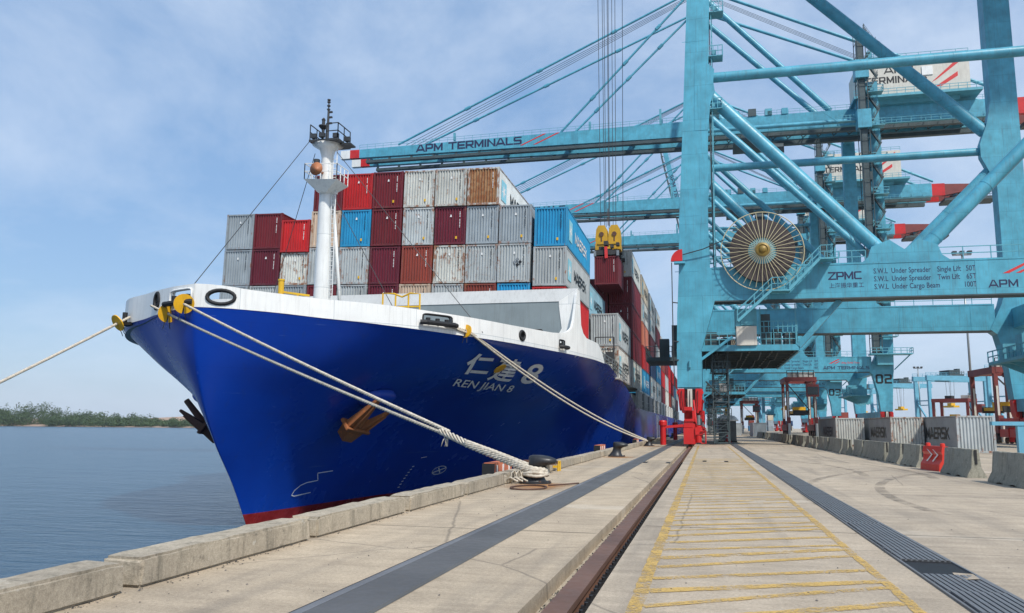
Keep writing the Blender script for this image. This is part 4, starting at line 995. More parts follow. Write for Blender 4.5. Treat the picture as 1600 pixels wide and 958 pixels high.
def make_crane(label, detail=True):
    cr = thing('quay_crane', label, 'crane', (0, 0, 0), 0, 'ship-to-shore cranes along the quay')
    def P(m, name, mat='crane', parent=None, **k): return m.build(name, M[mat], parent or cr, **k)
    for fy in (0.0, FS):
        sea = P(leg_loft([(5.2, -2.45, -.25, fy, fy + 1.9), (8.6, -2.42, -.22, fy, fy + 1.9), (12.2, -2.32, .85, fy, fy + 1.9), (13.2, -2.25, 1.1, fy, fy + 1.9), (16.0, -2.1, .75, fy, fy + 1.9), (21, -1.96, .67, fy, fy + 1.9), (31.8, -1.35, .95, fy, fy + 1.9), (43, -.79, 1.34, fy, fy + 1.9), (75, .3, 2.4, fy, fy + 1.9)]), 'leg')
        m = MB(); m.prism([(-.35, fy - .03, 29.5), (.9, fy - .03, 29.5), (1.2, fy - .03, 32.2), (1.62, fy - .03, 33.3), (1.5, fy - .03, 34.3), (1.62, fy - .03, 35.5), (1.1, fy - .03, 36.1), (-.2, fy - .03, 36.6)], (0, 1.0, 0)); P(m, 'gusset_plate', parent=sea)
        m = MB()
        for z in (8.6, 15.9, 21.2, 29.5, 38.5): 
            x0 = -2.46 + max(0, (z - 16) * .05); m.box(x0, x0 + 2.2, fy - .012, fy - .004, z, z + .05)
        m.cyl((-1.3, fy - .12, 7.6), (-1.3, fy - .12, 7.0), .1, .13, 8); P(m, 'weld_seam', parent=sea)
        lnd = P(leg_loft([(5.1, 34.5, 36.7, fy, fy + 1.9), (8.5, 34.2, 36.9, fy, fy + 1.9), (12.6, 33.3, 37.2, fy, fy + 1.9), (13.2, 32.6, 37.3, fy, fy + 1.9), (16.2, 34.0, 37.4, fy, fy + 1.9), (18, 34.5, 37.5, fy, fy + 1.9), (75, 34.55, 37.4, fy, fy + 1.9)]), 'leg')
        m = MB(); m.prism([(34.5, fy - .04, 30.5), (34.5, fy - .04, 41), (33.9, fy - .04, 38.2), (33.0, fy - .04, 35.7), (33.0, fy - .04, 34.1), (33.8, fy - .04, 32.2)], (0, 1.0, 0)); P(m, 'gusset_plate', parent=lnd)
        m = MB(); m.prism([(.7, fy + .06, 13.12), (33.2, fy + .06, 13.12), (33.2, fy + .06, 16.2), (.7, fy + .06, 16.2)], (0, 1.75, 0)); beam = P(m, 'portal_beam')
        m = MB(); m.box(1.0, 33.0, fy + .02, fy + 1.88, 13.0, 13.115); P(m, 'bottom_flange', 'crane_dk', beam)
        for x_ in (8.3, 22.9, 30.6): m = MB(); m.box(x_, x_ + .09, fy + .035, fy + .06, 13.2, 16.15); P(m, 'splice_plate', parent=beam)
        m = MB(); m.box(.9, 33, fy + .02, fy + .06, 16.08, 16.24); P(m, 'top_flange', parent=beam)
        # node plate where the braces meet the beam
        m = MB(); m.prism([(13.4, fy + .10, 15.8), (21.6, fy + .10, 15.8), (20.4, fy + .10, 16.7), (20.1, fy + .10, 17.6), (18.6, fy + .10, 18.2), (17.4, fy + .10, 17.3), (16.2, fy + .10, 18.2), (14.7, fy + .10, 17.6), (14.4, fy + .10, 16.7)], (0, .5, 0)); P(m, 'gusset_plate', parent=beam)
        for nm, a, b_, r_ in (('horizontal_brace', (.9, 35.0), (34.8, 35.0), .48), ('diagonal_brace', (1.1, 33.3), (16.4, 16.5), .62), ('diagonal_brace', (18.7, 16.9), (34.9, 33.4), .62), ('diagonal_brace', (1.3, 71.5), (33.9, 37.4), .75), ('horizontal_brace', (1.6, 67.0), (34.8, 67.0), .45)):
            m = MB(); m.cyl((a[0], fy + .85, a[1]), (b_[0], fy + .85, b_[1]), r_, n=20); bro = P(m, nm, angle=40)
            A_, B_ = Vector((a[0], fy + .85, a[1])), Vector((b_[0], fy + .85, b_[1])); dd = (B_ - A_).normalized()
            for t_ in (.09, .36, .64, .91): m = MB(); q_ = A_.lerp(B_, t_); m.cyl(q_ - dd * .05, q_ + dd * .05, r_ * 1.035, n=20); P(m, 'weld_collar', parent=bro, angle=40)
    # beams along the quay
    for x0, x1 in ((-2.2, -.5), (34.7, 36.5)):
        m = MB(); m.box(x0, x1, 1.9, FS, 3.7, 5.1); P(m, 'sill_beam')
        m = MB(); m.box(x0 + .3, x1 - .2, 1.9, FS, 13.3, 15.6); P(m, 'tie_beam')
        m = MB(); m.box(x0 + 2.5 if x0 < 0 else x0, (x1 + 2.5) if x0 < 0 else x1, 1.9, FS, 71, 74.5); P(m, 'tie_beam')
    # girder and boom
    for gy in (10.8, 17.6):
        m = MB(); m.box(-2.5, 66.5, gy, gy + 1.3, 69.6, 73.4); g_ = P(m, 'girder')
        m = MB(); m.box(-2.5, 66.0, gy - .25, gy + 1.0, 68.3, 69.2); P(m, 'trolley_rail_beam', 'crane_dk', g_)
        m = MB(); m.box(66.5, 70.0, gy, gy + 1.3, 69.6, 73.2); P(m, 'red_end', 'red', g_)
        m = MB(); m.prism([(70.0, gy, 69.6), (78.5, gy, 71.2), (78.5, gy, 72.6), (70.0, gy, 73.0)], (0, 1.3, 0)); P(m, 'girder_tail', 'carrier', g_)
        m = MB(); m.rail([(-2.5, gy, 73.4), (66, gy, 73.4)], 1.1, .035, 2.5); P(m, 'handrail', 'crane_rail', g_)
    for x in (-2, 12, 27, 42, 58, 74): m = MB(); m.box(x, x + .8, 12.1, 17.6, 70.5, 72.6); P(m, 'cross_tie')
    m = MB(); m.box(70, 84, 11.5, 18, 68.2, 69.0); m.rail([(70, 11.5, 69), (84, 11.5, 69)], 1.1, .05, 2); m.box(76, 80, 12.5, 16, 69, 71); P(m, 'boom_hoist_platform', 'crane_dk')
    boom = bpy.data.objects.new('boom', None); C.objects.link(boom); boom.parent = cr; boom.location = (-2.6, 0, 69.6)
    def B(m, name, mat='crane', **k): m.v = [(x + 2.6, y, z - 69.6) for x, y, z in m.v]; return m.build(name, M[mat], boom, **k)
    for gy in (10.8, 17.6):
        m = MB(); m.prism([(-86, gy, 70.2), (-2.8, gy, 69.6), (-2.8, gy, 73.4), (-86, gy, 72.4)], (0, 1.3, 0)); B(m, 'boom_girder')
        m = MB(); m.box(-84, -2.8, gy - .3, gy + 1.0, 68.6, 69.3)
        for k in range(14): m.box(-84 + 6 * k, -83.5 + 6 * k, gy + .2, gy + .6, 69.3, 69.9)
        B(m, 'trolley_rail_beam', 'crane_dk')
        m = MB(); m.box(-88.6, -86, gy - .01, gy + 1.31, 70.2, 72.4); B(m, 'red_band', 'red')
        m = MB(); m.box(-91.2, -88.6, gy, gy + 1.3, 70.2, 72.4); B(m, 'white_band', 'white')
        m = MB(); m.rail([(-86, gy, 72.4), (-3, gy, 73.4)], 1.2, .035, 2.2); B(m, 'handrail', 'crane_rail')
        for x, hgt in ((-60.5, 2.0), (-26, 2.2), (-9, 4.0)): m = MB(); m.box(x, x + .5, gy, gy + .6, 73, 73 + hgt); B(m, 'light_post', 'crane_rail')
    for x in (-84, -66, -48, -32, -16, -4): m = MB(); m.box(x, x + .7, 12.1, 17.6, 70.4, 72.0); B(m, 'cross_tie')
    obj('boom_lettering', block_text('APM TERMINALS', 2.0, lambda u, v, w: Vector((-70.2 + u + 2.6, 10.78 - w, 70.55 + v + u * .006 - 69.6)), .235, .97, .19, .002), M['navy'], boom)
    m = MB()
    for q in (0, 3.4): m.prism([(-43.2 + q, 10.76, 70.4), (-42.5 + q, 10.76, 70.4), (-36.5 + q, 10.76, 73.0), (-37.2 + q, 10.76, 73.0)], (0, .015, 0))
    B(m, 'boom_stripe', 'redl')
    # upper frame, stays
    for gy in (9.0, 20.5):
        m = MB(); m.cyl((1.4, 0.9 if gy < 14 else FS + .9, 74.5), (1.2, gy, 106), .75, .6, 14); P(m, 'apex_leg', smooth=True)
        m = MB(); m.cyl((1.3, gy, 104.0), (29.5, gy + (2.5 if gy < 14 else -2), 73.6), .68, n=16); P(m, 'back_leg', angle=40)
        m = MB(); m.cyl((1.2, gy + .6, 106), (67, gy + (2 if gy < 14 else -2), 74.0), .38, n=12); P(m, 'backstay', angle=40)
        for xe, r_ in ((-75.5, .27), (-33.0, .27)):
            m = MB(); m.cyl((-.8, gy + .4, 105.4), (xe, gy + (2.4 if gy < 14 else -2.2), 73.2), r_, n=10)
            for t in (.25, .5, .75): c = Vector((-.8, gy + .4, 105.4)).lerp(Vector((xe, gy + (2.4 if gy < 14 else -2.2), 73.2)), t); d_ = (Vector((xe, 0, 73.2)) - Vector((-.8, 0, 105.4))).normalized(); m.cyl(c - d_ * .7, c + d_ * .7, r_ * 1.7, n=8)
            P(m, 'forestay', angle=40)
    m = MB()
    for q in range(4): m.tube([(-.8, 13 + q * .6, 106.5), (-74 + q, 13 + q * .6, 73.5)], .06, 4); m.tube([(2, 13 + q * .6, 106.5), (45, 13 + q * .6, 82)], .05, 4)
    P(m, 'luffing_rope', 'mastdk')
    m = MB(); m.box(-.6, 3.0, 8.6, 21, 104.6, 107.2); m.rail([(-1.2, 8.2, 107.2), (3.4, 8.2, 107.2)], 1.1, .05, 1.2); P(m, 'apex_beam')
    # machinery house
    m = MB(); m.box(35.4, 58.0, 8.4, 20.5, 75.0, 83.4); hs = P(m, 'machinery_house', 'house')
    m = MB(); m.box(34, 60, 7.2, 21.5, 74.3, 74.9); m.rail([(34, 7.2, 74.9), (60.5, 7.2, 74.9)], 1.2, .05, 1.8); m.rail([(35.5, 8.5, 83.4), (58, 8.5, 83.4)], 1.1, .05, 2.5); m.box(38, 56, 9.5, 19, 73.4, 74.3); P(m, 'house_platform', 'crane_rail', hs)
    face_block('APM', 40.8, 80.0, 1.65, 8.38, 'black', hs, 'house_lettering', .2); face_block('TERMINALS', 36.6, 77.7, 1.65, 8.38, 'black', hs, 'house_lettering', .2, .75)
    m = MB(); m.prism([(50.2, 8.37, 77.2), (51.4, 8.37, 77.9), (56.6, 8.37, 81.9), (56.6, 8.37, 83.0)], (0, .015, 0)); m.prism([(51.0, 8.37, 76.2), (52.2, 8.37, 76.2), (55.6, 8.37, 78.3), (55.6, 8.37, 79.3)], (0, .015, 0)); P(m, 'house_stripe', 'redl', hs)
    m = MB(); m.box(48.4, 50.6, 8.2, 8.5, 79, 81); P(m, 'vent_box', 'white', hs)
    # trolley with the driver's cab under the girders
    m = MB(); m.box(8, 16, 10.5, 19, 67.2, 68.3); tr = P(m, 'trolley', 'crane_dk')
    m = MB(); m.box(16.5, 19.2, 13, 16, 64.6, 67.2); P(m, 'driver_cab', 'house', tr)
    m = MB(); m.box(16.4, 19.3, 12.95, 16.05, 65.0, 66.4); P(m, 'cab_window', 'glass', tr)
    # lift and stair tower on the landside leg
    tx0, tx1, ty0, ty1 = 33.0, 34.9, -2.6, -.3
    m = MB()
    for x in (tx0, tx1):
        for y in (ty0, ty1): m.bar((x, y, 16.6), (x, y, 87), .14)
    for k in range(24): z = 16.8 + 3 * k; m.bar((tx0, ty0, z), (tx1, ty0, z), .09); m.bar((tx0, ty0, z), (tx0, ty1, z), .09); m.bar((tx1, ty0, z), (tx1, ty1, z), .09)
    m.box(tx0 + .35, tx1 - .35, ty0 + .4, ty1 - .2, 16.6, 84); tw = P(m, 'lift_tower', 'crane_dk')
    for k in range(9):
        z = 20 + 7.4 * k; m = MB(); m.box(tx1, tx1 + 3.1, ty0, ty1, z, z + .12); m.rail([(tx1, ty0, z + .12), (tx1 + 3.1, ty0, z + .12), (tx1 + 3.1, ty1, z + .12)], 1.3, .05, 1.5); m.box(tx1 + .4, tx1 + 1.3, ty0 + .3, ty1 - .3, z + .2, z + 1.7); P(m, 'landing', 'crane_rail', tw)
        P(stair_flight(tx1 + .1, z + .1, tx1 + 2.2, z + 3.7, ty0 + .2, .7), 'stair_flight', 'crane_dk', tw); P(stair_flight(tx1 + 2.2, z + 3.7, tx1 + .1, z + 7.4, ty0 + 1.1, .7), 'stair_flight', 'crane_dk', tw)
    for z in (64, 75): m = MB(); m.box(tx0 - .4, tx1 + .4, ty0 - .4, ty1, z, z + 4); P(m, 'lift_car_frame', 'crane', tw)
    # landside platforms
    m = MB(); m.box(32.6, 40.5, -2.9, 0, 16.4, 16.6); m.rail([(32.6, -2.9, 16.6), (40.5, -2.9, 16.6), (40.5, 0, 16.6)], 1.1, .05, 1.2); m.bar((40.2, -1.5, 16.4), (37.4, -.2, 13.5), .2); m.box(34, 37.0, -1.8, -.3, 14.4, 16.4); P(m, 'landside_platform', 'crane_rail')
    m = MB(); m.box(29.5, 34, 6, 20, 8.4, 8.7); m.rail([(29.5, 6, 8.7), (29.5, 20, 8.7)], 1.1, .05, 1.5); m.rail([(29.5, 6, 8.7), (34, 6, 8.7)], 1.1, .05, 1.5)
    for k in range(5): m.prism([(30, 7 + 2.8 * k, 8.4), (34, 7 + 2.8 * k, 8.4), (34, 7 + 2.8 * k, 6.6)], (0, .2, 0)); m.box(30.3, 33.3, 7 + 2.7 * k, 8.8 + 2.7 * k, 8.7, 10 + .5 * (k % 3))
    P(m, 'electrical_platform', 'crane_rail')
    # walkway rail on the portal beam
    m = MB(); m.rail([(19.9, .2, 16.2), (33, .2, 16.2)], 1.15, .035, 2.1); m.rail([(10.8, .2, 16.2), (14.2, .2, 16.2)], 1.15, .035, 1.2); m.rail([(1.2, .3, 16.2), (2.6, .3, 16.2)], 1.1, .035, .7); P(m, 'walkway_rail', 'crane_rail')
    m = MB(); m.rail([(1.5, FS + .2, 16.2), (33, FS + .2, 16.2)], 1.15, .035, 2.1); P(m, 'walkway_rail', 'crane_rail')
    # ladders, cages and cable runs up the seaside leg
    m = MB()
    for xx in (.0, .42): m.bar((1.15 + xx * .2, .3 + xx, 16.4), (1.75 + xx * .2, .3 + xx, 66), .06)
    for k in range(80): z = 16.8 + .62 * k; x = 1.15 + .6 * (z - 16.4) / 49.6; m.bar((x, .3, z), (x + .08, .72, z), .04)
    P(m, 'leg_ladder', 'crane_rail')
    m = MB(); m.box(1.05, 1.2, .9, 1.3, 16.4, 66); m.box(1.25, 1.33, 1.0, 1.25, 16.4, 66); P(m, 'cable_run', 'crane_dk')
    for z in (31.6, 36.9, 41.4, 52, 60): m = MB(); x = .95 + .035 * (z - 31); m.box(x, x + 1.3, .1, 1.6, z, z + .08); m.rail([(x, .1, z), (x + 1.3, .1, z), (x + 1.3, 1.6, z)], 1.05, .03, .45); m.box(x + .3, x + .7, .3, .7, z + .1, z + .7); P(m, 'leg_platform', 'crane_rail')
    # walkways and hangers under the girders
    for gy, sg in ((9.6, -1), (20.0, 1)):
        m = MB(); m.box(-2.5, 66, gy - .4, gy + .4, 68.9, 69.0); m.rail([(-2.5, gy + .4 * sg, 69.0), (66, gy + .4 * sg, 69.0)], 1.1, .04, 2.0)
        for k in range(23): m.bar((-2 + 3 * k, gy, 69), (-2 + 3 * k, gy - sg * 1.4, 70.6), .10)
        P(m, 'girder_walkway', 'crane_rail')
    m = MB()
    for k in range(18): x = 2 + 3.4 * k; m.bar((x, 12.1, 69.8), (x + 1.7, 17.6, 69.8), .16); m.bar((x + 1.7, 17.6, 69.8), (x + 3.4, 12.1, 69.8), .16)
    P(m, 'lattice_bracing', 'crane_dk')
    rnd = random.Random(17)
    for k in range(9): x = rnd.uniform(-1, 30); e = rnd.uniform(.4, 1.1); m = MB(); m.box(x, x + e * 1.6, 10.6, 12.4, 73.4, 73.4 + e * 1.6); P(m, 'girder_cabinet', rnd.choice(('crane_dk', 'crane_rail', 'crane')))
    for k in range(10):
        z = 17.5 + 5.1 * k; m = MB(); m.box(34.0, 35.2, -1.4, -.05, z, z + rnd.uniform(.8, 1.8)); P(m, 'leg_cabinet', rnd.choice(('crane_rail', 'crane_dk')))
    m = MB(); m.box(29.0, 33.0, -1.3, -.2, 66.2, 66.35); m.rail([(29, -1.3, 66.35), (33, -1.3, 66.35)], 1.1, .05, .8); m.bar((29, -.7, 66.3), (26, .5, 69.5), .2); P(m, 'access_bridge', 'crane_rail')
    # lettering of the portal beam
    face_block('ZPMC', 11.0, 14.72, .72, .055, 'navy', cr, 'beam_lettering', .2, .85, .13); face_text('\u4e0a\u6d77\u632f\u534e\u91cd\u5de5', 11.0, 14.02, .50, .055, .004, .98, 'navy', cr, 'beam_lettering')
    for i, (a_, b_, c_) in enumerate((('S.W.L  Under Spreader', 'Single Lift', '50T'), ('S.W.L  Under Spreader', 'Twin Lift', '65T'), ('S.W.L  Under Cargo Beam', '', '100T'))):
        z = 15.18 - .70 * i
        for tx, x, al in ((a_, 14.75, 'LEFT'), (b_, 19.9, 'LEFT'), (c_, 22.95, 'RIGHT')):
            if tx: face_text(tx, x, z, .66, .055, .007, .74, 'navy', cr, 'beam_lettering', al)
    face_block('APM TERMINALS', 23.9, 13.65, .66, .055, 'navy', cr, 'beam_lettering', .2, .95, .18)
    m = MB(); m.prism([(25.0, .045, 14.85), (25.5, .045, 14.85), (27.2, .045, 15.75), (26.8, .045, 15.75)], (0, .01, 0)); m.prism([(26.0, .045, 14.85), (26.4, .045, 14.85), (27.2, .045, 15.3), (26.9, .045, 15.3)], (0, .01, 0)); P(m, 'beam_emblem', 'redl')
    face_text('Lifting Global Trade', 27.3, 14.85, .5, .055, .005, .9, 'redl', cr, 'beam_lettering')
    # cable reel on the portal beam
    rc = Vector((5.35, -.75, 17.45)); m = MB()
    m.lathe(rc, [(1.25, -.25), (2.85, -.25), (2.85, .25), (1.25, .25), (1.25, -.25)], 48, 'y'); m.f = m.f[:-2]; reel = P(m, 'cable_reel', 'reel', angle=30)
    m = MB(); m.lathe(rc, [(.75, -.1), (1.22, -.1), (1.22, .1), (.75, .1), (.75, -.1)], 40, 'y'); m.f = m.f[:-2]; P(m, 'reel_core', 'crane_rail', reel)
    m = MB()
    for k in range(38):
        a = 2 * math.pi * (k + .3) / 38; d_ = Vector((math.cos(a), 0, math.sin(a))); m.bar(rc + d_ * .6 + Vector((0, -.62, 0)), rc + d_ * 3.45 + Vector((0, -.30, 0)), .042)
    P(m, 'reel_spokes', 'spoke', reel)['kind'] = 'stuff'
    m = MB(); m.tube([rc + Vector((math.cos(2 * math.pi * k / 64) * 3.62, .1, math.sin(2 * math.pi * k / 64) * 3.62)) for k in range(64)], .045, 6, closed=True); P(m, 'reel_rim', 'spoke', reel)
    m = MB(); m.lathe(rc, [(.66, -.55), (.62, -.68), (.46, -.74), (.38, -.66), (.30, -.70), (.26, -.84), (.10, -.92), (.04, -.92)], 28, 'y'); P(m, 'reel_hub', 'brass', reel, angle=30)
    m = MB(); m.box(4.6, 6.1, -.5, .05, 16.2, 18.2); m.box(5.0, 5.7, -.9, .05, 17.1, 17.8); P(m, 'reel_mount', 'crane', reel)
    m = MB(); m.tube([(2.0, -.75, 18.6), (.2, -.5, 17.9), (-1.7, -.4, 17.45)], .05, 6); m.tube([(-2.72, -.4, 16.75), (-2.72, -.4, 9.5), (-2.65, -.35, 3.0)], .05, 6)
    for z in (13.0, 9.4, 7.7): m.bar((-2.72, -.4, z), (-2.2, .1, z), .09)
    P(m, 'supply_cable', 'mastdk', reel)
    m = MB(); pts = [(-1.74, -.55, 16.85)] + [(-1.74 - 1.05 * math.sin(a * math.pi / 16), -.55, 16.85 + 1.1 * math.cos(a * math.pi / 16)) for a in range(9)]; m.prism(pts, (0, .35, 0)); P(m, 'cable_guide', 'red', reel)
    m = MB(); m.box(-2.5, -1.5, -.6, .1, 16.62, 16.80); P(m, 'guide_bracket', 'crane', reel)
    # stairs up to the portal beam
    P(stair_flight(3.0, 11.0, 6.0, 13.75, -1.5), 'stair_flight', 'crane_rail'); P(stair_flight(7.5, 13.75, 10.2, 16.5, -1.5), 'stair_flight', 'crane_rail')
    m = MB(); m.box(6.0, 7.6, -1.55, -.05, 13.62, 13.75); m.rail([(6.0, -1.5, 13.75), (7.6, -1.5, 13.75)], 1.1, .03, .5); m.box(10.1, 11.3, -1.55, .1, 16.35, 16.5); m.rail([(11.3, -1.5, 16.5), (11.3, 0, 16.5)], 1.1, .03, .7); m.rail([(10.2, -1.5, 16.5), (11.3, -1.5, 16.5)], 1.1, .03, .6)
    for k in range(6): m.bar((6.9 + .01 * k, -1.45, 14.9), (8.6, -.9, 15 + .02 * k), .02)
    P(m, 'stair_landing', 'crane_rail')
    # service platform hung between the seaside legs
    m = MB(); m.box(-.2, 8.3, 1.6, 24.5, 8.95, 9.06)
    for k in range(9): m.box(-.2, 8.3, 1.6 + 2.85 * k, 1.75 + 2.85 * k, 8.55, 8.95)
    for k in range(5): m.box(.1 + 2.0 * k, .25 + 2.0 * k, 1.6, 24.5, 8.62, 8.95)
    spf = P(m, 'service_platform', 'crane_dk')
    m = MB(); m.box(-.2, 8.4, 1.4, 1.6, 8.6, 9.15); m.box(8.3, 8.5, 1.5, 24.6, 8.5, 9.2); P(m, 'platform_edge', 'crane', spf)
    m = MB(); m.rail([(-.1, 1.5, 9.1), (2.9, 1.5, 9.1)], 1.15, .03, .8); m.rail([(4.9, 1.5, 9.1), (8.3, 1.5, 9.1), (8.3, 24.4, 9.1)], 1.15, .03, .7); P(m, 'platform_rail', 'crane_rail', spf)
    m = MB(); m.box(2.95, 4.75, 1.2, 3.4, 9.1, 10.85); cabn = P(m, 'control_cabin', 'house', spf)
    m = MB(); m.box(3.4, 4.5, 1.18, 1.25, 10.95, 12.2); m.box(2.9, 4.8, 1.3, 3.4, 10.85, 12.5); P(m, 'cabin_screen', 'crane_rail', cabn)
    rnd = random.Random(4)
    for k in range(12): x = rnd.uniform(.4, 7.4); y = rnd.uniform(3, 22); e = rnd.uniform(.3, .7); m = MB(); m.box(x - e, x + e, y - e * 1.5, y + e * 1.5, 9.07, 9.07 + rnd.uniform(.8, 2.3)); P(m, 'equipment_box', rnd.choice(('crane_dk', 'crane_dk', 'crane_rail')), spf)
    for (x0_, x1_, z1_) in ((5.2, 6.0, 12.0), (6.2, 7.0, 10.6), (7.2, 8.1, 10.3), (.3, 1.2, 10.4)): m = MB(); m.box(x0_, x1_, 1.7, 3.2, 9.1, z1_); P(m, 'equipment_box', 'crane_dk', spf)
    m = MB(); m.rail([(5.0, 1.4, 10.3), (8.3, 1.4, 10.3)], 1.0, .03, .4); m.bar((5.1, 1.45, 9.1), (5.1, 1.45, 12.6), .09); m.bar((8.2, 1.45, 9.1), (8.2, 1.45, 12.9), .09); m.bar((5.1, 1.45, 12.4), (8.3, 1.45, 12.4), .08); P(m, 'platform_frame', 'crane_rail', spf)
    m = MB(); m.bar((-.3, 1.2, 7.8), (2.6, 1.2, 9.9), .12, .24); P(m, 'support_strut', 'crane', spf)
    m = MB(); m.bar((8.4, 1.6, 9.0), (12.0, 1.0, 13.0), .5, .5); P(m, 'support_strut', 'crane', spf)
    m = MB(); m.box(-6.0, -2.4, 11, 18, 8.5, 8.9); m.rail([(-6.0, 11, 8.9), (-2.4, 11, 8.9)], 1.15, .03, .8); m.rail([(-6.0, 11, 8.9), (-6.0, 18, 8.9)], 1.15, .03, 1.0); m.box(-4.6, -3.6, 11.6, 13, 8.9, 10.9); m.box(-3.3, -2.6, 12, 13, 8.9, 12.4); P(m, 'seaside_platform', 'crane_dk')
    # dark access stair from the quay
    ax0, ax1, ay0, ay1 = .75, 2.15, 3.0, 6.2; m = MB()
    for x in (ax0, ax1):
        for y in (ay0, ay1): m.bar((x, y, .15), (x, y, 9.0), .11)
    for k in range(10): z = .2 + .95 * k; m.bar((ax0, ay0, z), (ax1, ay0, z), .07); m.bar((ax0, ay1, z), (ax1, ay1, z), .07); m.bar((ax0, ay0, z), (ax0, ay1, z), .05)
    for k in range(4):
        z = .2 + 2.2 * k; a, b_ = ((ay0 + .2, ay1 - .2) if k % 2 == 0 else (ay1 - .2, ay0 + .2))
        for x in (ax0 + .12, ax1 - .12): m.bar((x, a, z), (x, b_, z + 2.2), .06, .2); m.bar((x, a, z + 1), (x, b_, z + 3.2), .04)
        for q in range(9): t = q / 9; m.box(ax0 + .1, ax1 - .1, a + (b_ - a) * t - .12, a + (b_ - a) * t + .12, z + 2.2 * t, z + 2.2 * t + .03)
    for k in range(26): m.bar((ax0 + .1, ay0 - .02, .45 + .33 * k), (ax1 - .5, ay0 - .02, .45 + .33 * k), .05)
    for k in range(9): m.bar((ax0, ay0, .2 + .95 * k), (ax1, ay0, 1.15 + .95 * k), .05); m.bar((ax1, ay0, .2 + .95 * k), (ax1, ay1, 1.15 + .95 * k), .05); m.bar((ax0, ay1, .2 + .95 * k), (ax1, ay1, 1.15 + .95 * k), .05)
    for k in range(3): m.box(ax0 + .1, ax1 - .1, ay0 + .1, ay1 - .1, 2.3 + 2.2 * k, 2.36 + 2.2 * k); m.rail([(ax0 - .1, ay0 - .1, 2.36 + 2.2 * k), (ax1 + .2, ay0 - .1, 2.36 + 2.2 * k)], 1.0, .035, .35)
    P(m, 'access_stair', 'crane_dk')
    m = MB(); m.cyl((.1, 1.5, 5.8), (1.4, 2.8, 4.6), .07, n=6); P(m, 'stair_bracket', 'crane_dk')
    m = MB()
    for k in range(14): y = 4 + 1.4 * k; m.bar((.2 + .5 * (k % 3), y, 8.5), (.2 + .5 * (k % 3), y + .7, 8.2 - .25 * (k % 4)), .06)
    for x in (1.2, 3.4, 5.1, 6.6): m.tube([(x, 2, 8.5), (x, 6, 8.15), (x, 11, 8.5), (x, 16, 8.2), (x, 24, 8.5)], .07, 6)
    P(m, 'platform_cable', 'crane_dk', spf)
    # travelling gear
    for cx, xs in ((-1.33, 1), (35.6, -1)):
        for cy in (.95, FS + .95):
            bg_ = bpy.data.objects.new('bogie', None); C.objects.link(bg_); bg_.parent = cr; bg_.location = (cx, cy, 0)
            def G(m, name, mat='red', **k): return m.build(name, M[mat], bg_, **k)
            for sx in (-1, 1): m = MB(); m.prism([(sx * 1.02, -.9, 5.08), (sx * .5, -.9, 5.08), (sx * .42, -.9, 2.9), (sx * .72, -.9, 2.9), (sx * .95, -.9, 3.5)], (0, 1.8, 0)); G(m, 'yoke_plate')
            m = MB(); m.box(-.5, .5, -.3, .7, 2.9, 5.08); G(m, 'yoke_web', 'carrier')
            for k in range(5): m = MB(); m.tube([(-.75 + .36 * k, -1.0, 4.9), (-.7 + .34 * k, -1.1, 3.9), (-.6 + .28 * k, -1.0, 3.0 - .12 * k)], .035, 6); G(m, 'hydraulic_hose', 'dark')
            m = MB(); m.box(-.22, .2, -1.02, -.92, 3.1, 5.05); G(m, 'cover_plate', 'house')
            m = MB(); m.box(-.32, .32, -1.08, -1.0, 2.55, 3.35); G(m, 'junction_box', 'steel')
            for sy in (-1, 1):
                m = MB(); m.box(-.42, .42, sy * 3.4 - 3.3, sy * 3.4 + 3.3, 2.1, 3.0); G(m, 'equalizer_beam')
                for q in (-1, 1):
                    yc = sy * 3.4 + q * 1.65; m = MB(); m.box(-.5, .5, yc - 1.45, yc + 1.45, .75, 1.7); m.box(-.46, .46, yc - 1.5, yc - 1.46, .2, 1.9); G(m, 'wheel_truck')
                    for w in (-.75, .75): m = MB(); m.cyl((-.14, yc + w, .36), (.14, yc + w, .36), .36, n=20); G(m, 'wheel', 'anchor_dk', angle=40)
            m = MB(); m.box(-.5, .34, -6.75, -6.55, .22, 1.55); m.box(-.46, .30, -6.6, -5.6, 1.6, 2.2); m.box(-.42, .25, -6.7, -6.5, 2.3, 3.3); G(m, 'buffer_housing')
            m = MB(); m.cyl((.72, -6.5, .35), (.72, -6.5, 1.75), .26, n=14); m.box(.45, 1.05, -6.8, -6.2, 1.0, 1.6); m.tube([(.9, -6.9, .3), (1.3, -6.9, .3), (1.3, -6.9, 1.3), (.9, -6.9, 1.3)], .06, 6); m.cyl((.55, -6.2, 1.7), (.35, -5.0, 3.9), .09, n=8); G(m, 'drive_motor', smooth=False)
            m = MB(); m.cyl((.75, -6.62, 1.8), (.75, -6.62, 2.6), .16, n=10); G(m, 'motor_cap', 'steel')
            for sx in (-1, 1): m = MB(); m.cyl((sx * .98, -.7, 5.05), (sx * .82, -.7, 3.1), .17, .14, 10); m.lathe((sx * .98, -.7, 4.75), [(.22, -.15), (.22, .15)], 12, 'y'); G(m, 'hydraulic_cylinder', angle=40)
            m = MB(); m.box(-2.3 * xs - .3, -2.3 * xs + .3, -6.8, -6.2, .5, 1.9) if False else m.cyl((-2.2 * xs, -6.5, .12), (-2.2 * xs, -6.5, 1.75), .24, n=12); m.lathe((-2.2 * xs, -6.5, 1.75), [(.34, 0), (.34, .3), (.26, .42)], 12); m.bar((-2.2 * xs, -6.5, 1.6), (-.4 * xs, -6.4, 1.75), .28, .22); G(m, 'storm_anchor')
    return cr
CRANE_Y = [76.0, 178.0, 243.0, 292.0, 420.0]
cl = ['nearest blue quay crane with the spoked cable reel', 'second blue quay crane whose lettered boom reaches over the ship', 'third blue quay crane numbered zero three', 'fourth blue quay crane far along the quay', 'farthest blue quay crane with its boom raised']
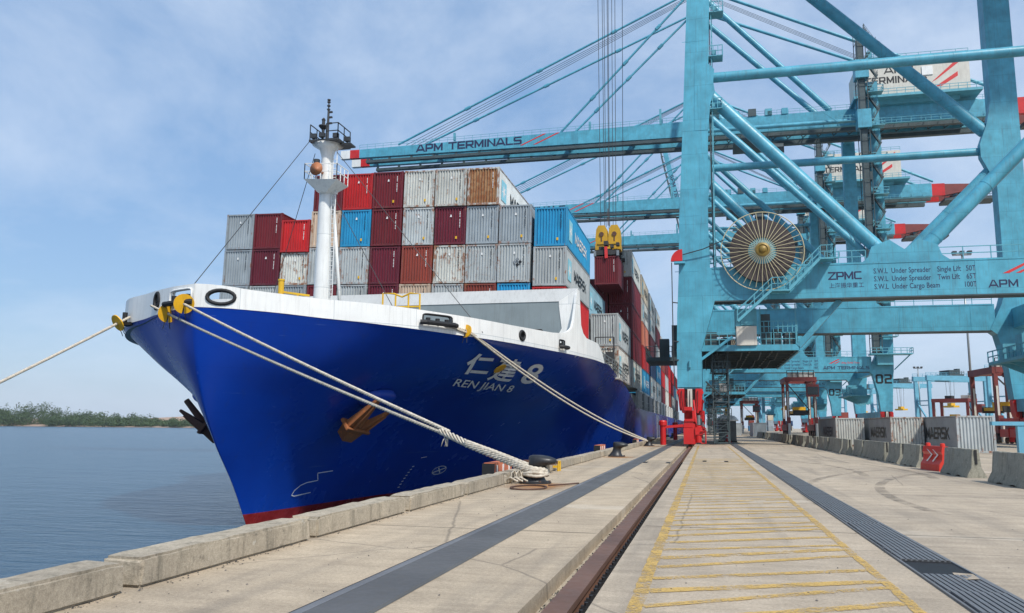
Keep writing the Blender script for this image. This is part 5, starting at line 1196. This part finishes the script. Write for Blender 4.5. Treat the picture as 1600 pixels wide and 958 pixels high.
crane0 = make_crane(cl[0]); cranes = [crane0]
for yy, lb in zip(CRANE_Y[1:], cl[1:]):
    c = copy_tree(crane0); c.location = (0, yy, 0); c['label'] = lb; cranes.append(c)
crane0.location = (0, CRANE_Y[0], 0)
for i, num in ((1, '02'), (2, '03'), (3, '04')):
    o = face_block(num, 33.85, 10.7, 1.9, -.02, 'black', cranes[i], 'crane_number', .2, .85)
for ch in cranes[4].children:
    if ch.name.startswith('boom') and ch.type == 'EMPTY': ch.rotation_euler = (0, R(78), 0)
    if ch.name.startswith('forestay') or ch.name.startswith('luffing_rope'):
        ch.hide_render = True
for ch in [ch for ch in cranes[4].children if ch.hide_render]: bpy.data.objects.remove(ch)
# ------------------------------------------------------------------ mooring lines, bollards, rat guards
def bollard(x, y, label, rz=0):
    t = thing('mooring_bollard', label, 'bollard', (x, y, 0), rz, 'bollards along the quay edge')
    b = MB(); b.lathe((0, 0, 0), [(.46, .0), (.46, .05), (.40, .07)], 24); b.build('base_plate', M['iron'], t, angle=40)
    b = MB(); secs = [(-.06, .06, .38, .34), (-.04, .16, .31, .27), (.00, .30, .235, .21), (.03, .42, .215, .20), (.08, .50, .27, .23), (.15, .56, .34, .26), (.18, .63, .36, .27), (.15, .70, .34, .25), (.08, .76, .25, .20), (.04, .79, .12, .10)]; n = 24; vs = []
    for cx, z, rx, ry in secs:
        for k in range(n): a = 2 * math.pi * k / n; vs.append((cx + rx * math.cos(a) * (1.25 if z > .5 and math.cos(a) > 0 else 1), ry * math.sin(a), z))
    fs = [(i * n + k, i * n + (k + 1) % n, (i + 1) * n + (k + 1) % n, (i + 1) * n + k) for i in range(len(secs) - 1) for k in range(n)] + [tuple((len(secs) - 1) * n + k for k in range(n))]
    b.add(vs, fs); b.build('bollard_head', M['iron'], t, smooth=True)
    rnd = random.Random(int(y))
    for k in range(6): b = MB(); a = k * math.pi / 3; b.cyl((.41 * math.cos(a), .41 * math.sin(a), .05), (.41 * math.cos(a), .41 * math.sin(a), .09), .035, n=6); b.build('anchor_bolt', M['anchor_dk'], t)
    return t
BY = [22.9, 44.6, 70.5, 96.0, 121.5]
bl = ['black bollard wound with white rope beside the kerb', 'bare black bollard beyond the roped one', 'black bollard holding the stern-going line near the crane', 'small black bollard beneath the crane', 'farthest black bollard on the quay edge']
for y, l in zip(BY, bl): bollard(-4.72, y, l)
def strand_rope(pts, r=.055, name='mooring_rope', label='', twist=2.6, n_str=3, group=None, step=.06):
    # resample
    pts = [Vector(p) for p in pts]; seg = []; L_ = [0]
    for a, b in zip(pts, pts[1:]): L_.append(L_[-1] + (b - a).length)
    tot = L_[-1]; n = max(8, int(tot / step)); out = []
    import bisect
    for k in range(n + 1):
        s = tot * k / n; i = min(len(pts) - 2, max(0, bisect.bisect_right(L_, s) - 1)); t = (s - L_[i]) / max(1e-6, L_[i + 1] - L_[i]); out.append((pts[i].lerp(pts[i + 1], t), s))
    m = MB(); up0 = Vector((0, 0, 1))
    for q in range(n_str):
        pp = []
        for k, (p, s) in enumerate(out):
            t = (out[min(k + 1, n)][0] - out[max(k - 1, 0)][0]).normalized(); a = t.cross(up0)
            if a.length < .05: a = t.cross(Vector((1, 0, 0)))
            a.normalize(); b_ = a.cross(t); an = 2 * math.pi * q / n_str + s * 2 * math.pi * twist
            pp.append(p + (a * math.cos(an) + b_ * math.sin(an)) * r * .52)
        m.tube(pp, r * .56, 6)
    o = m.build(name, M['rope'], smooth=True, fix=False)
    if label: tag(o, label, 'rope', group)
    return o
def sag(a, b, s, n=24):
    a = Vector(a); b = Vector(b); return [a.lerp(b, k / n) - Vector((0, 0, s * 4 * (k / n) * (1 - k / n))) for k in range(n + 1)]
bA = Vector((-4.72, 22.9, .30)); bC = Vector((-4.72, 70.5, .42))
pA = Vector((-26.45, 34.45, 7.30)); pB = Vector((-24.0, 32.95, 7.30))     # two bow fairleads
sp_ = Vector((-6.55, 23.25, 1.05))
g1 = 'mooring lines of the ship'
spl = pA.lerp(bA, .855); spl.z -= .02
rA = sag(pA, spl, .12) ; rB = sag(pB, spl + Vector((.05, 0, .11)), .10)
strand_rope(rA, .062, label='lower white bow rope leading down to the roped bollard', group=g1)
strand_rope(rB, .062, label='upper white bow rope leading down to the roped bollard', group=g1)
# the splice and eye round the bollard
eye = thing('rope_eye', 'thick spliced rope eyes looped round the bollard', 'rope', (0, 0, 0))
m = MB(); rnd = random.Random(2)
for q in range(5):
    pts = []
    for k in range(26):
        t = k / 25; c = (spl + Vector((-.25, .1, .12))).lerp(spl + Vector((.85, -.5, -.27)), t); a = q * 1.26 + t * 9; pts.append(c + Vector((math.cos(a) * .05, math.cos(a) * .04, math.sin(a) * .085)))
    m.tube(pts, .035, 6)
for k in range(5): a = spl + Vector((-.1 + .03 * k, 0, -.05)); m.tube([a, a + Vector((rnd.uniform(-.06, .06), -.05, -.12)), a + Vector((rnd.uniform(-.12, .1), -.08, -.30))], .014, 5)
o = m.build('splice', M['rope'], eye, smooth=True, fix=False)
for k, (dz, r_, x0) in enumerate(((0.0, .085, 0), (-.10, .085, .0), (.11, .06, 0))):
    for sgn in (-1, 1):
        a = spl + Vector((.75, -.45 + .06 * sgn, -.23 + dz * .5)); pts = [a, Vector((-5.8, 23.45 + sgn * .14, .68 + dz * .6)), Vector((-5.05, 23.0 + sgn * .28, .46 + dz * .5))]
        pts += [Vector((-4.74 + .33 * math.sin(t) , 22.9 + sgn * .33 * math.cos(t), .40 + dz * .35 - .03 * t)) for t in (0.1, .5, .9, 1.3, 1.6)]
        oo = strand_rope(pts, r_ * .9, 'eye_loop', '', 2.2); oo.parent = eye
m = MB(); 
for a0, cz in ((.2, .30), (1.4, .24)): m.tube([Vector((-4.72 + .36 * math.cos(a0 + t * .33), 22.9 + .36 * math.sin(a0 + t * .33), cz + .02 * math.sin(t))) for t in range(19)], .05, 8)
rnd = random.Random(12)
for q in range(3):
    c = Vector((-5.35 + .12 * q, 22.55 + .1 * q, .03)); m.tube([c + Vector((0, 0, .02)), c + Vector((.05, -.1, .28)), c + Vector((.12, -.05, .34)), c + Vector((.2, 0, .1)), c + Vector((.24, -.2, .05)), c + Vector((.05, -.25, .16)), c + Vector((-.12, -.12, .04))], .024, 6)
m.build('loose_tail', M['rope'], eye, smooth=True, fix=False)
# rusty ring bars and stain round the bollard
t = thing('rusty_ring', 'rusty steel ring and orange rust stain beside the roped bollard', 'ring', (-4.5, 21.0, 0))
m = MB(); m.tube([Vector((.45 * math.cos(a * math.pi / 12), .75 * math.sin(a * math.pi / 12), .03)) for a in range(24)], .022, 6, closed=True); m.tube([(.35, .9, .03), (.75, 1.1, .05), (1.0, 2.0, .03)], .022, 6); m.build('ring', M['anchor_dk'], t)
def stain_mat():
    m_, nt, p = new_mat('rust_stain'); s = NT(nt); a = s.noise(s.geo((1, 1, 1)), 1.8, 5, .7); g = s.n('ShaderNodeTexGradient', {'Vector': s.n('ShaderNodeMapping', {'Vector': s.n('ShaderNodeTexCoord').outputs['Object'], 'Scale': (.8, .5, 1)}).outputs[0]}, gradient_type='SPHERICAL').outputs['Fac']
    nt.links.new(s.math('MULTIPLY', s.ramp(s.math('MULTIPLY', a, g), .10, .42), .75), p.inputs['Alpha']); p.inputs['Base Color'].default_value = (.42, .19, .06, 1); p.inputs['Roughness'].default_value = .9; return m_
M['stain'] = stain_mat()
for x, y in ((-4.4, 21.9), (-4.5, 43.9), (-4.5, 69.8)):
    m = MB(); m.add([(-1.3, -2, .007), (1.3, -2, .007), (1.3, 2, .007), (-1.3, 2, .007)], [(0, 1, 2, 3)]); o = m.build('rust_stain', M['stain'], aj, fix=False); o.location = (x, y, 0)
# line from the shoulder fairlead aft to the third bollard
p0, n0 = hull_pt(40.7, 6.3, 1, .28); p0.z = 6.86
strand_rope([p0 - Vector((.6, .5, -.02)), p0, p0 + Vector((.5, .9, -.12))] + sag(p0 + Vector((.9, 1.6, -.22)), bC + Vector((-.2, 0, .1)), .55), .06, label='upper of the paired white ropes from the shoulder chock to the far bollard', group=g1)
strand_rope([p0 - Vector((.3, .2, .05)), p0 + Vector((.1, .1, -.06)), p0 + Vector((.55, .9, -.22))] + sag(p0 + Vector((.95, 1.6, -.34)), bC + Vector((-.1, -.2, 0)), .75), .06, label='lower of the paired white ropes from the shoulder chock to the far bollard', group=g1)
# bow line running off to the left
pL, nL = hull_pt(37.2, 6.6, -1, .2); pL.z = 7.15
strand_rope(sag(pL, (-35.2, 24.5, -1.2), .12), .075, label='thick white rope leading from the bow out of the picture left', group=g1)
m = MB(); m.box(pL.x - .5, pL.x + .3, pL.y - .3, pL.y + .5, 6.7, 6.85); m.cyl((pL.x - .3, pL.y, 6.85), (pL.x - .3, pL.y, 7.4), .13); sb(m, 'roller_fairlead', M['dark'])
def rat_guard(pos, axis, label, r=.46, cant=0):
    ax = Vector(axis).normalized(); t = thing('rat_guard', label, 'rat guard', pos, 0, 'yellow rat guards on the mooring lines')
    side = ax.cross(Vector((0, 0, 1))).normalized(); up = side.cross(ax); m = MB(); n = 28; vs = []
    for d_, rr in ((0, .06), (-.02, r), (.035, r), (.055, .06)):
        for k in range(n): a = 2 * math.pi * (k + .5) / n + math.pi * 1.5; a = math.pi * 1.5 + .12 + (2 * math.pi - .24) * k / (n - 1); vs.append(ax * d_ + (side * math.cos(a) + up * math.sin(a)) * rr)
    fs = [(i * n + k, i * n + k + 1, ((i + 1) % 4) * n + k + 1, ((i + 1) % 4) * n + k) for i in range(4) for k in range(n - 1)] + [(0, n, 2 * n, 3 * n), (n - 1, 4 * n - 1, 3 * n - 1, 2 * n - 1)]
    m.add(vs, fs); m.build('disc', M['guard'], t)
    for q in (-.12, .12):
        m = MB(); m.tube([side * q - up * (r * .7), side * q - up * (r + .12), side * (q * 1.4) - up * (r + .30)], .02, 5); m.build('tie_tail', M['dark'], t)
    m = MB(); m.tube([ax * -.06 - up * r * .9, ax * -.06 + up * .1], .03, 6); m.build('slot_edge', M['dark'], t)
    return t
def tocam(p, d): return (Vector(d).normalized() * .55 + (Vector((0, 0, CAM_H)) - p).normalized() * .6)
gA = rA[0].lerp(rA[-1], .088); gB = rB[0].lerp(rB[-1], .045)
rat_guard(gA, tocam(gA, rA[3] - rA[1]), 'yellow disc rat guard on the lower bow rope'); rat_guard(gB, tocam(gB, rB[3] - rB[1]), 'yellow disc rat guard on the upper bow rope')
rat_guard(pL.lerp(Vector((-35.2, 24.5, -1.2)), .045), Vector((-35.2, 24.5, -1.2)) - pL, 'yellow disc rat guard on the rope leading off left')
rat_guard(p0 + Vector((.75, 1.3, -.22)), Vector((.9, 2, -.4)), 'yellow rat guard on the paired ropes near the shoulder chock', .36)
hp, hn = hull_pt(47.6, 5.3, 1, .35)
hg = rat_guard(hp, hn, 'yellow rat guard hanging alone over the painted ship name', .42)
m = MB(); m.tube([Vector((0, 0, .4)), Vector((.0, 0, 1.5))], .012, 5); m.build('hanging_cord', M['whitel'], hg)

# quay edge gear
def fender(y0, y1, label):
    t = thing('fender_panel', label, 'fender', (-6.2, (y0 + y1) / 2, 0), 0, 'orange fender panels on the quay edge'); hl = (y1 - y0) / 2
    m = MB(); m.box(-.16, .16, -hl, hl, -2.6, .52); m.build('panel', M['orange'], t)
    m = MB(); m.box(-.2, .17, -hl - .06, -hl, -2.6, .5); m.build('edge', M['dark'], t)
    for k in range(3): m = MB(); m.box(.16, .19, -hl + .2 + k * (hl * .7), -hl + .3 + k * (hl * .7), -.2, .45); m.build('rib', M['whitel'], t)
fender(23.4, 25.6, 'orange fender panel rising behind the kerb by the roped bollard'); fender(48.0, 50.6, 'orange fender panel farther along behind the second bollard')
fender(74, 76.5, 'distant orange fender panel near the crane')
t = thing('pallet', 'weathered wooden pallet lying on the kerb blocks', 'pallet', (-5.55, 28.0, .30))
for k in range(3): m = MB(); m.box(-.5, .5, -.5 + k * .42, -.40 + k * .42, 0.0, .10); m.build('bearer', M['rail'], t)
for k in range(6):
    m = MB(); m.box(-.5 + .18 * k, -.40 + .18 * k, -.5, .5, .10, .13); m.build('slat', M['kerb'], t)
m = MB(); m.box(-.52, .52, -.53, -.5, 0, .16); m.build('end_board', M['rail'], t)
t = thing('quay_ladder_frame', 'yellow ladder frame at the quay edge beside the pallet', 'ladder', (-5.45, 29.3, 0))
for x in (-.25, .25): m = MB(); m.tube([(x, 0, 0.002), (x, 0, .34), (x, .35, .34), (x, .35, .002)], .04, 8); m.build('hoop', M['yellow'], t)
m = MB(); m.box(-.29, .29, -.02, .02, .12, .2); m.build('rung', M['yellow'], t)

# ------------------------------------------------------------------ barriers
def barrier_mesh(L_, seed):
    rnd = random.Random(seed); prof = [(-.30, 0), (.30, 0), (.30, .08), (.16, .34), (.10, .92), (.075, .95), (-.075, .95), (-.10, .92), (-.16, .34), (-.30, .08)]
    bm = bmesh.new(); n = 14; rows = []
    for j in range(n + 1):
        y = -L_ / 2 + L_ * j / n; rows.append([bm.verts.new((x + rnd.gauss(0, .004), y + (rnd.gauss(0, .012) if j in (0, n) else 0), z + (rnd.gauss(0, .004) if z > 0 else 0) + (.05 if z == 0 and 3 < j < 6 else 0) + (.05 if z == 0 and 8 < j < 11 else 0))) for x, z in prof])
    for a, b in zip(rows, rows[1:]):
        for k in range(len(prof)): q = (k + 1) % len(prof); bm.faces.new((a[k], a[q], b[q], b[k]))
    bm.faces.new(rows[0][::-1]); bm.faces.new(rows[-1]); bmesh.ops.recalc_face_normals(bm, faces=bm.faces)
    me = bpy.data.meshes.new('barrier_body'); bm.to_mesh(me); bm.free(); smooth_by_angle(me, 35); return me
bms = [barrier_mesh(3.1, 0), barrier_mesh(3.1, 1), barrier_mesh(2.75, 2), barrier_mesh(2.9, 3), barrier_mesh(2.7, 4)]
slot = MB(); slot.box(-.035, .035, -.012, .02, .45, .93); slot = slot.mesh('joint_slot')
by = [26.9, 32.15] + [39.4 + 3.3 * k for k in range(34)]; rnd = random.Random(33)
for i, y in enumerate(by):
    lab = ('concrete barrier standing apart, nearest the camera at the right edge', 'concrete barrier with a pale end face in front of the red plastic one')[i] if i < 2 else '%s concrete barrier behind the red plastic one, counting away' % ORD[i - 2]
    t = thing('concrete_barrier', lab, 'barrier', (8.78 + (rnd.uniform(-.16, .16) if i > 1 else 0), y + (rnd.uniform(-.12, .12) if i > 1 else 0), 0), rnd.uniform(-.05, .05), 'concrete barriers in a row')
    obj('barrier_body', bms[i % 5], M['barrier'], t)
    o = obj('joint_slot', slot, M['dark'], t); o.location = (0, (-1.56, -1.56, -1.385, -1.46, -1.36)[i % 5], 0)
t = thing('plastic_barrier', 'red plastic water-filled barrier tilted between concrete ones', 'barrier', (8.85, 35.75, 0), .10)
m = MB(); pr = [(-.27, 0), (.27, 0), (.25, .25), (.14, .42), (.12, .62), (.15, .72), (.10, .95), (-.10, .95), (-.15, .72), (-.12, .62), (-.14, .42), (-.25, .25)]
m.prism([(x, -1.0, z) for x, z in pr], (0, 2.0, 0)); m.build('barrier_body', M['plastic'], t)
for y in (-.75, .75): m = MB(); m.lathe((0, y, .95), [(.09, 0), (.09, .1), (.05, .12)], 14); m.build('filler_cap', M['plastic'], t)
for q in (-.35, .25):
    m = MB(); x = -.155; m.prism([(x - .02, q - .2 + .3, .80), (x - .02, q - .12 + .3, .82), (x - .02, q - .25, .62), (x - .06, q + .2, .36), (x - .06, q + .10, .34), (x - .02, q - .36, .62)], (.015, 0, 0)); m.build('chevron', M['whitel'], t)

# ------------------------------------------------------------------ yard machines
def straddle(loc, rz, label, H=10.2):
    t = thing('straddle_carrier', label, 'straddle carrier', loc, rz, 'straddle carriers on the yard'); Wd, Ld = 2.15, 4.2
    for sx in (-1, 1):
        m = MB(); m.box(sx * Wd - .4, sx * Wd + .4, -Ld - .6, Ld + .6, 1.2, 2.2); m.box(sx * Wd - .3, sx * Wd + .3, -Ld - .7, -Ld, 2.2, 3.4); m.build('side_sill', M['carrier'], t)
        for y in (-3.6, -1.4, 1.4, 3.6): m = MB(); m.cyl((sx * Wd - .28, y, .72), (sx * Wd + .28, y, .72), .72, n=22); w = m.build('wheel', M['dark'], t, angle=40); m = MB(); m.cyl((sx * Wd - .3, y, .72), (sx * Wd + .3, y, .72), .33, n=14); m.build('wheel_hub', M['carrier'], w)
        for y in (-Ld + .3, Ld - .3): m = MB(); m.box(sx * Wd - .23, sx * Wd + .23, y - .30, y + .30, 2.2, H - .9); m.build('leg', M['carrier'], t); m = MB(); m.box(sx * Wd - .12, sx * Wd + .12, y - .42, y - .38, 3.2, H - 2.5); m.build('hoist_guide', M['house'], t)
        m = MB(); m.box(sx * Wd - .4, sx * Wd + .4, -Ld, Ld, H - .95, H - .1); m.build('top_beam', M['carrier'], t)
        m = MB(); m.cyl((sx * Wd, -Ld - .95, .15), (sx * Wd, -Ld - .95, 2.4), .22, n=10); m.build('striped_guard', M['house'], t)
    for y in (-Ld + .3, Ld - .3): m = MB(); m.box(-Wd, Wd, y - .35, y + .35, H - .8, H - .15); m.build('cross_beam', M['carrier'], t)
    m = MB(); m.bar((-Wd, -Ld + .3, H - 1.2), (Wd * .6, -Ld + .3, 4.6), .16); m.build('cable_run', M['carrier_dk'], t)
    for x, y in ((-1.2, -3.2), (.5, -3.4), (1.6, -3.3), (0, 1.0)): m = MB(); m.box(x - .7, x + .7, y - .8, y + .8, H - .1, H + .65); m.build('engine_box', M['house'] if y < 0 else M['carrier_dk'], t)
    m = MB(); m.rail([(-Wd, -Ld, H - .1), (Wd, -Ld, H - .1)], 1.1, .05, .8); m.build('top_rail', M['carrier_dk'], t)
    m = MB(); m.box(-1.2, 1.2, -6.0 * .55, 6.0 * .55, 4.1, 4.5); m.box(-1.0, 1.0, -.8, .8, 4.5, 5.2); s_ = m.build('spreader', M['yellow'], t)
    m = MB(); m.box(-1.3, 1.3, -3.6, -3.2, 3.8, 4.6); m.box(-1.3, 1.3, 3.2, 3.6, 3.8, 4.6); m.build('spreader_end', M['carrier_dk'], s_)
    m = MB(); m.box(Wd - 1.4, Wd + .5, -Ld - 1.6, -Ld - .1, H - 3.4, H - 1.4); cb = m.build('driver_cab', M['carrier'], t); m = MB(); m.box(Wd - 1.3, Wd + .4, -Ld - 1.64, -Ld - 1.58, H - 3.1, H - 1.8); m.build('cab_window', M['glass'], cb)
    return t
straddle((15.6, 148, 0), 0, 'red straddle carrier standing behind the barriers left of the parked containers')
straddle((37.6, 118, 0), .05, 'red straddle carrier beside the crane leg at the right edge', 9.6)
straddle((58, 215, 0), .9, 'dark red straddle carrier far behind the parked containers', 9)
straddle((12.5, 250, 0), 0, 'small distant straddle carrier far along the lane', 9.5)
def rtg(loc, rz, label, Wd=11.5, H=20.0):
    t = thing('yard_crane', label, 'crane', loc, rz, 'blue yard gantry cranes'); 
    for sx in (-1, 1):
        for y in (-4.2, 4.2): m = MB(); m.box(sx * Wd - .55, sx * Wd + .55, y - .45, y + .45, 1.6, H); m.build('leg', M['rtg'], t)
        m = MB(); m.box(sx * Wd - .7, sx * Wd + .7, -6, 6, 1.0, 2.2); m.build('sill_beam', M['rtg'], t)
        for y in (-5, -3.2, 3.2, 5): m = MB(); m.cyl((sx * Wd - .4, y, .8), (sx * Wd + .4, y, .8), .8, n=16); m.build('wheel', M['dark'], t, angle=40)
        m = MB(); m.bar((sx * Wd, -4.2, 3), (sx * Wd, 4.2, H * .62), .5); m.bar((sx * Wd, -4.2, H * .62), (sx * Wd, 4.2, H * .62), .4); m.build('side_brace', M['rtg'], t)
    for y in (-4.2, 4.2): m = MB(); m.box(-Wd - 1, Wd + 1, y - .6, y + .6, H, H + 1.9); m.rail([(-Wd - 1, y, H + 1.9), (Wd + 1, y, H + 1.9)], 1.1, .06, 2); m.build('top_girder', M['rtg'], t)
    m = MB(); m.box(-3, 3, -4.5, 4.5, H + 1.9, H + 2.6); m.box(-2, 1.5, -3, 3, H + 2.6, H + 4.2); m.rail([(-3, -4.5, H + 2.6), (3, -4.5, H + 2.6)], 1.1, .06, 1); m.box(2, 3.2, -2, 0, H + 2.6, H + 4.8); tr_ = m.build('trolley', M['crane_dk'], t)
    m = MB(); m.box(-1.2, 1.2, -3.1, 3.1, H * .50, H * .50 + .7); m.box(-.8, .8, -1.2, 1.2, H * .5 + .7, H * .5 + 1.7); m.build('spreader', M['yellow'], tr_)
    m = MB()
    for x in (-.7, .7):
        for y in (-1, 1): m.tube([(x, y, H * .5 + 1.5), (x * 1.6, y, H + 1.9)], .06, 4)
    m.build('hoist_rope', M['mastdk'], tr_); return t
rtg((104, 300, 0), .35, 'blue yard gantry crane with yellow spreader behind the containers'); rtg((92, 345, 0), .35, 'second blue yard gantry crane behind the nearest one'); rtg((86, 400, 0), .35, 'third blue yard gantry crane in the row'); rtg((80, 460, 0), .35, 'fourth and farthest blue yard gantry crane'); rtg((30, 330, 0), .1, 'blue yard gantry crane seen beneath the portal of the near crane', 9, 17)
# stacked boxes far off on the yard
k = 0
for (x, y, tiers) in ((118, 305, ['red', 'brown']), (124, 318, ['maroon', 'blue']), (134, 330, ['blue', 'white', 'blue']), (100, 330, ['maroon', 'grey']), (150, 300, ['red', 'blue']), (82, 372, ['pale', 'maroon']), (9.8, 160, ['grey']), (6.0, 175, ['pale']), (7.5, 260, ['black', 'grey']), (4, 330, ['grey', 'pale']), (1.5, 380, ['pale', 'dgrey']), (9, 420, ['maroon', 'dgrey'])):
    for ti, cn in enumerate(tiers):
        k += 1
        place = 'in the far yard stack behind the yard cranes' if x > 40 else 'far along the lane beneath the cranes'
        container(x, y, ti * 2.6, cn, '%s container %s, %s tier, stack %s' % (CNAME[cn], place, tn5[ti], ORD[(k - 1) // 1]), .15, 12.192, 2.591, 'distant containers on the yard', 0, codes=False, rz=.3 if x > 40 else 0)
# more distant stacks, too small to show their parts: one corrugated box each
far_mesh = MB(); pr_ = corr(22, 12.1, 1, .10, 0); k_ = len(pr_)
far_mesh.box(-1.15, 1.15, .05, 12.1, .05, 2.55)
for sx in (-1, 1): far_mesh.add([(sx * (1.2 + w), u, .05) for u, w in pr_] + [(sx * (1.2 + w), u, 2.55) for u, w in pr_], [(i_, i_ + 1, k_ + i_ + 1, k_ + i_) for i_ in range(k_ - 1)])
for yy in (0, 12.1): far_mesh.box(-1.22, -1.1, yy, yy + .1, 0, 2.6); far_mesh.box(1.1, 1.22, yy, yy + .1, 0, 2.6)
far_mesh = far_mesh.mesh('far_container'); rnd = random.Random(77); far_n = {}
rows = (('row under the near crane portal', [(x0, 420) for x0 in range(4, 58, 9)]), ('row left of the yard cranes', [(x0, 335) for x0 in (44, 52, 60, 68)]), ('row behind the yard cranes', [(x0, 520) for x0 in range(80, 235, 17)]), ('row at the right edge', [(x0, 300) for x0 in range(150, 200, 14)]))
for rname, spots in rows:
    for si, (x0, y0) in enumerate(spots):
        for ti in range(rnd.choice((1, 2, 2, 3))):
            cn = rnd.choice(('maroon', 'red', 'blue', 'grey', 'pale', 'white', 'brown', 'navy', 'cream'))
            o = obj('far_container', far_mesh, M['container'], None); o.location = (x0, y0, ti * 2.62); o.rotation_euler = (0, 0, rnd.uniform(-.01, .01)); kk = rnd.uniform(.85, 1.1); o.color = (*[c * kk for c in COL[cn]], .15)
            tag(o, 'far %s container, %s tier of %s stack in %s' % (CNAME[cn], tn5[ti], ORD[si], rname), 'container', 'far containers in hazy stacks')
# light poles
def light_pole(loc, H, label, heads=True):
    t = thing('light_pole', label, 'light pole', loc, 0, 'light poles on the yard'); m = MB(); m.cyl((0, 0, 0), (0, 0, H), .26, .13, 10); m.build('pole', M['steel'], t, smooth=True)
    if heads:
        m = MB(); m.box(-1.6, 1.6, -.3, .3, H, H + .35); m.build('crossarm', M['steel'], t)
        for q in (-1.3, 0, 1.3): m = MB(); m.box(q - .35, q + .35, -.5, .5, H + .35, H + .8); m.build('lamp_head', M['mastdk'], t)
light_pole((47.6, 165, 0), 34, 'tall slim light pole rising behind the right straddle carrier'); light_pole((81, 345, 0), 25, 'light pole with lamp heads behind the second crane leg'); light_pole((60, 500, 0), 25, 'small far light pole beneath the cranes')
# booth, cone, blue stand
t = thing('guard_booth', 'dark grey booth with white domed roof by the crane stair', 'booth', (2.35, 96, 0))
m = MB(); m.box(-.95, .95, -.95, .95, .15, 2.35); m.build('wall', M['booth'], t); m = MB(); m.lathe((0, 0, 2.35), [(1.25, 0), (1.25, .12), (1.0, .42), (.6, .62), (.1, .68)], 20); m.build('roof', M['white'], t, smooth=True)
m = MB(); m.box(-.6, .6, -.98, -.955, 1.2, 2.0); m.build('window', M['glass'], t); m = MB(); m.box(-1.0, 1.0, -1.0, 1.0, 0, .15); m.build('plinth', M['dark'], t); m = MB(); m.cyl((0, 0, 3.0), (0, 0, 3.9), .3, .2, 10); m.build('beacon', M['yellow'], t)
t = thing('traffic_cone', 'red traffic cone in front of the grey booth', 'cone', (2.25, 90.5, 0)); m = MB(); m.box(-.42, .42, -.42, .42, .0, .07); m.build('cone_base', M['red'], t); m = MB(); m.lathe((0, 0, .07), [(.36, 0), (.2, .5), (.07, 1.15)], 16); m.build('cone_body', M['red'], t, smooth=True); m = MB(); m.lathe((0, 0, .07), [(.245, .40), (.19, .56)], 16); m.build('cone_band', M['whitel'], t, smooth=True)
t = thing('steel_stand', 'light blue steel stand at the right edge behind the barriers', 'stand', (20.9, 60.0, 0))
for x in (-.9, 1.6): m = MB(); m.box(x - .2, x + .2, -.2, .2, 0, 1.9); m.build('post', M['rtg'], t)
m = MB(); m.box(-2.6, 2.6, -.25, .25, 1.9, 2.15); m.build('top_beam', M['rtg'], t); m = MB(); m.box(-.9, 1.6, -.12, .12, .35, .9); m.build('plate', M['rtg'], t)
# tyre marks curving over the slabs
def tyre_mat():
    m_, nt, p = new_mat('tyre_rubber_mark'); q = NT(nt); a = q.noise(q.geo((1, 1, 1)), 1.1, 5, .7); b_ = q.noise(q.geo((1, 1, 1)), 24, 3, .7)
    nt.links.new(q.math('MULTIPLY', q.ramp(q.math('ADD', q.math('MULTIPLY', a, .7), q.math('MULTIPLY', b_, .3)), .42, .62), .42), p.inputs['Alpha']); p.inputs['Base Color'].default_value = (.07, .065, .06, 1); p.inputs['Roughness'].default_value = .8; return m_
M['tyre'] = tyre_mat()
for (cx, cy, rad, a0, a1, w) in ((-22, 34, 27.5, -.15, .42, .30), (-22, 34, 29.6, -.15, .42, .30), (30, 20, 25.8, 2.55, 3.25, .26), (30, 20, 27.7, 2.55, 3.2, .26), (-3, 52, 9.3, -.5, .5, .05), (3.5, -40, 62, 1.40, 1.56, .3)):
    m = MB(); vs = []; n_ = 60
    for k in range(n_ + 1):
        a = a0 + (a1 - a0) * k / n_
        for r_ in (rad - w / 2, rad + w / 2): vs.append((cx + r_ * math.cos(a), cy + r_ * math.sin(a), .0085))
    vs = [(max(-.9, x), y, z) for x, y, z in vs]
    m.add(vs, [(2 * k, 2 * k + 1, 2 * k + 3, 2 * k + 2) for k in range(n_)]); m.build('tyre_mark', M['tyre'], yj, fix=False)
# scraps on the concrete
rnd = random.Random(8); m = MB()
for k in range(900):
    x = rnd.choice((rnd.uniform(-5.3, -1.8), rnd.uniform(-.9, 8), -5.39 + abs(rnd.gauss(0, .05)), -5.39 + abs(rnd.gauss(0, .08)))); y = 5 + 45 * rnd.random() ** 1.5; e = rnd.uniform(.006, .02); a = rnd.uniform(0, 6.28); u = Vector((math.cos(a), math.sin(a), 0)) * e; v = Vector((-math.sin(a), math.cos(a), 0)) * e * .5; c = Vector((x, y, .006))
    m.add([c - u, c + v, c + u, c - v, c + Vector((0, 0, e * .5))], [(0, 1, 4), (1, 2, 4), (2, 3, 4), (3, 0, 4), (3, 2, 1, 0)])
tag(m.build('ground_grit', M['iron']), 'scattered grit and scraps on the concrete', 'grit', kind='stuff')

# ------------------------------------------------------------------ humid air
hm = bpy.data.materials.new('humid_air'); hm.use_nodes = True; hn_ = hm.node_tree; hn_.nodes.clear()
ho = hn_.nodes.new('ShaderNodeOutputMaterial'); pv = hn_.nodes.new('ShaderNodeVolumePrincipled')
pv.inputs['Color'].default_value = (.80, .88, .97, 1); pv.inputs['Density'].default_value = .00007; pv.inputs['Anisotropy'].default_value = .0
hn_.links.new(pv.outputs['Volume'], ho.inputs['Volume'])
m = MB(); m.box(-3050, 2550, -90, 4050, -8, 175); hz2 = m.build('haze', hm); tag(hz2, 'thin humid haze over harbour and yard', 'haze', kind='stuff')
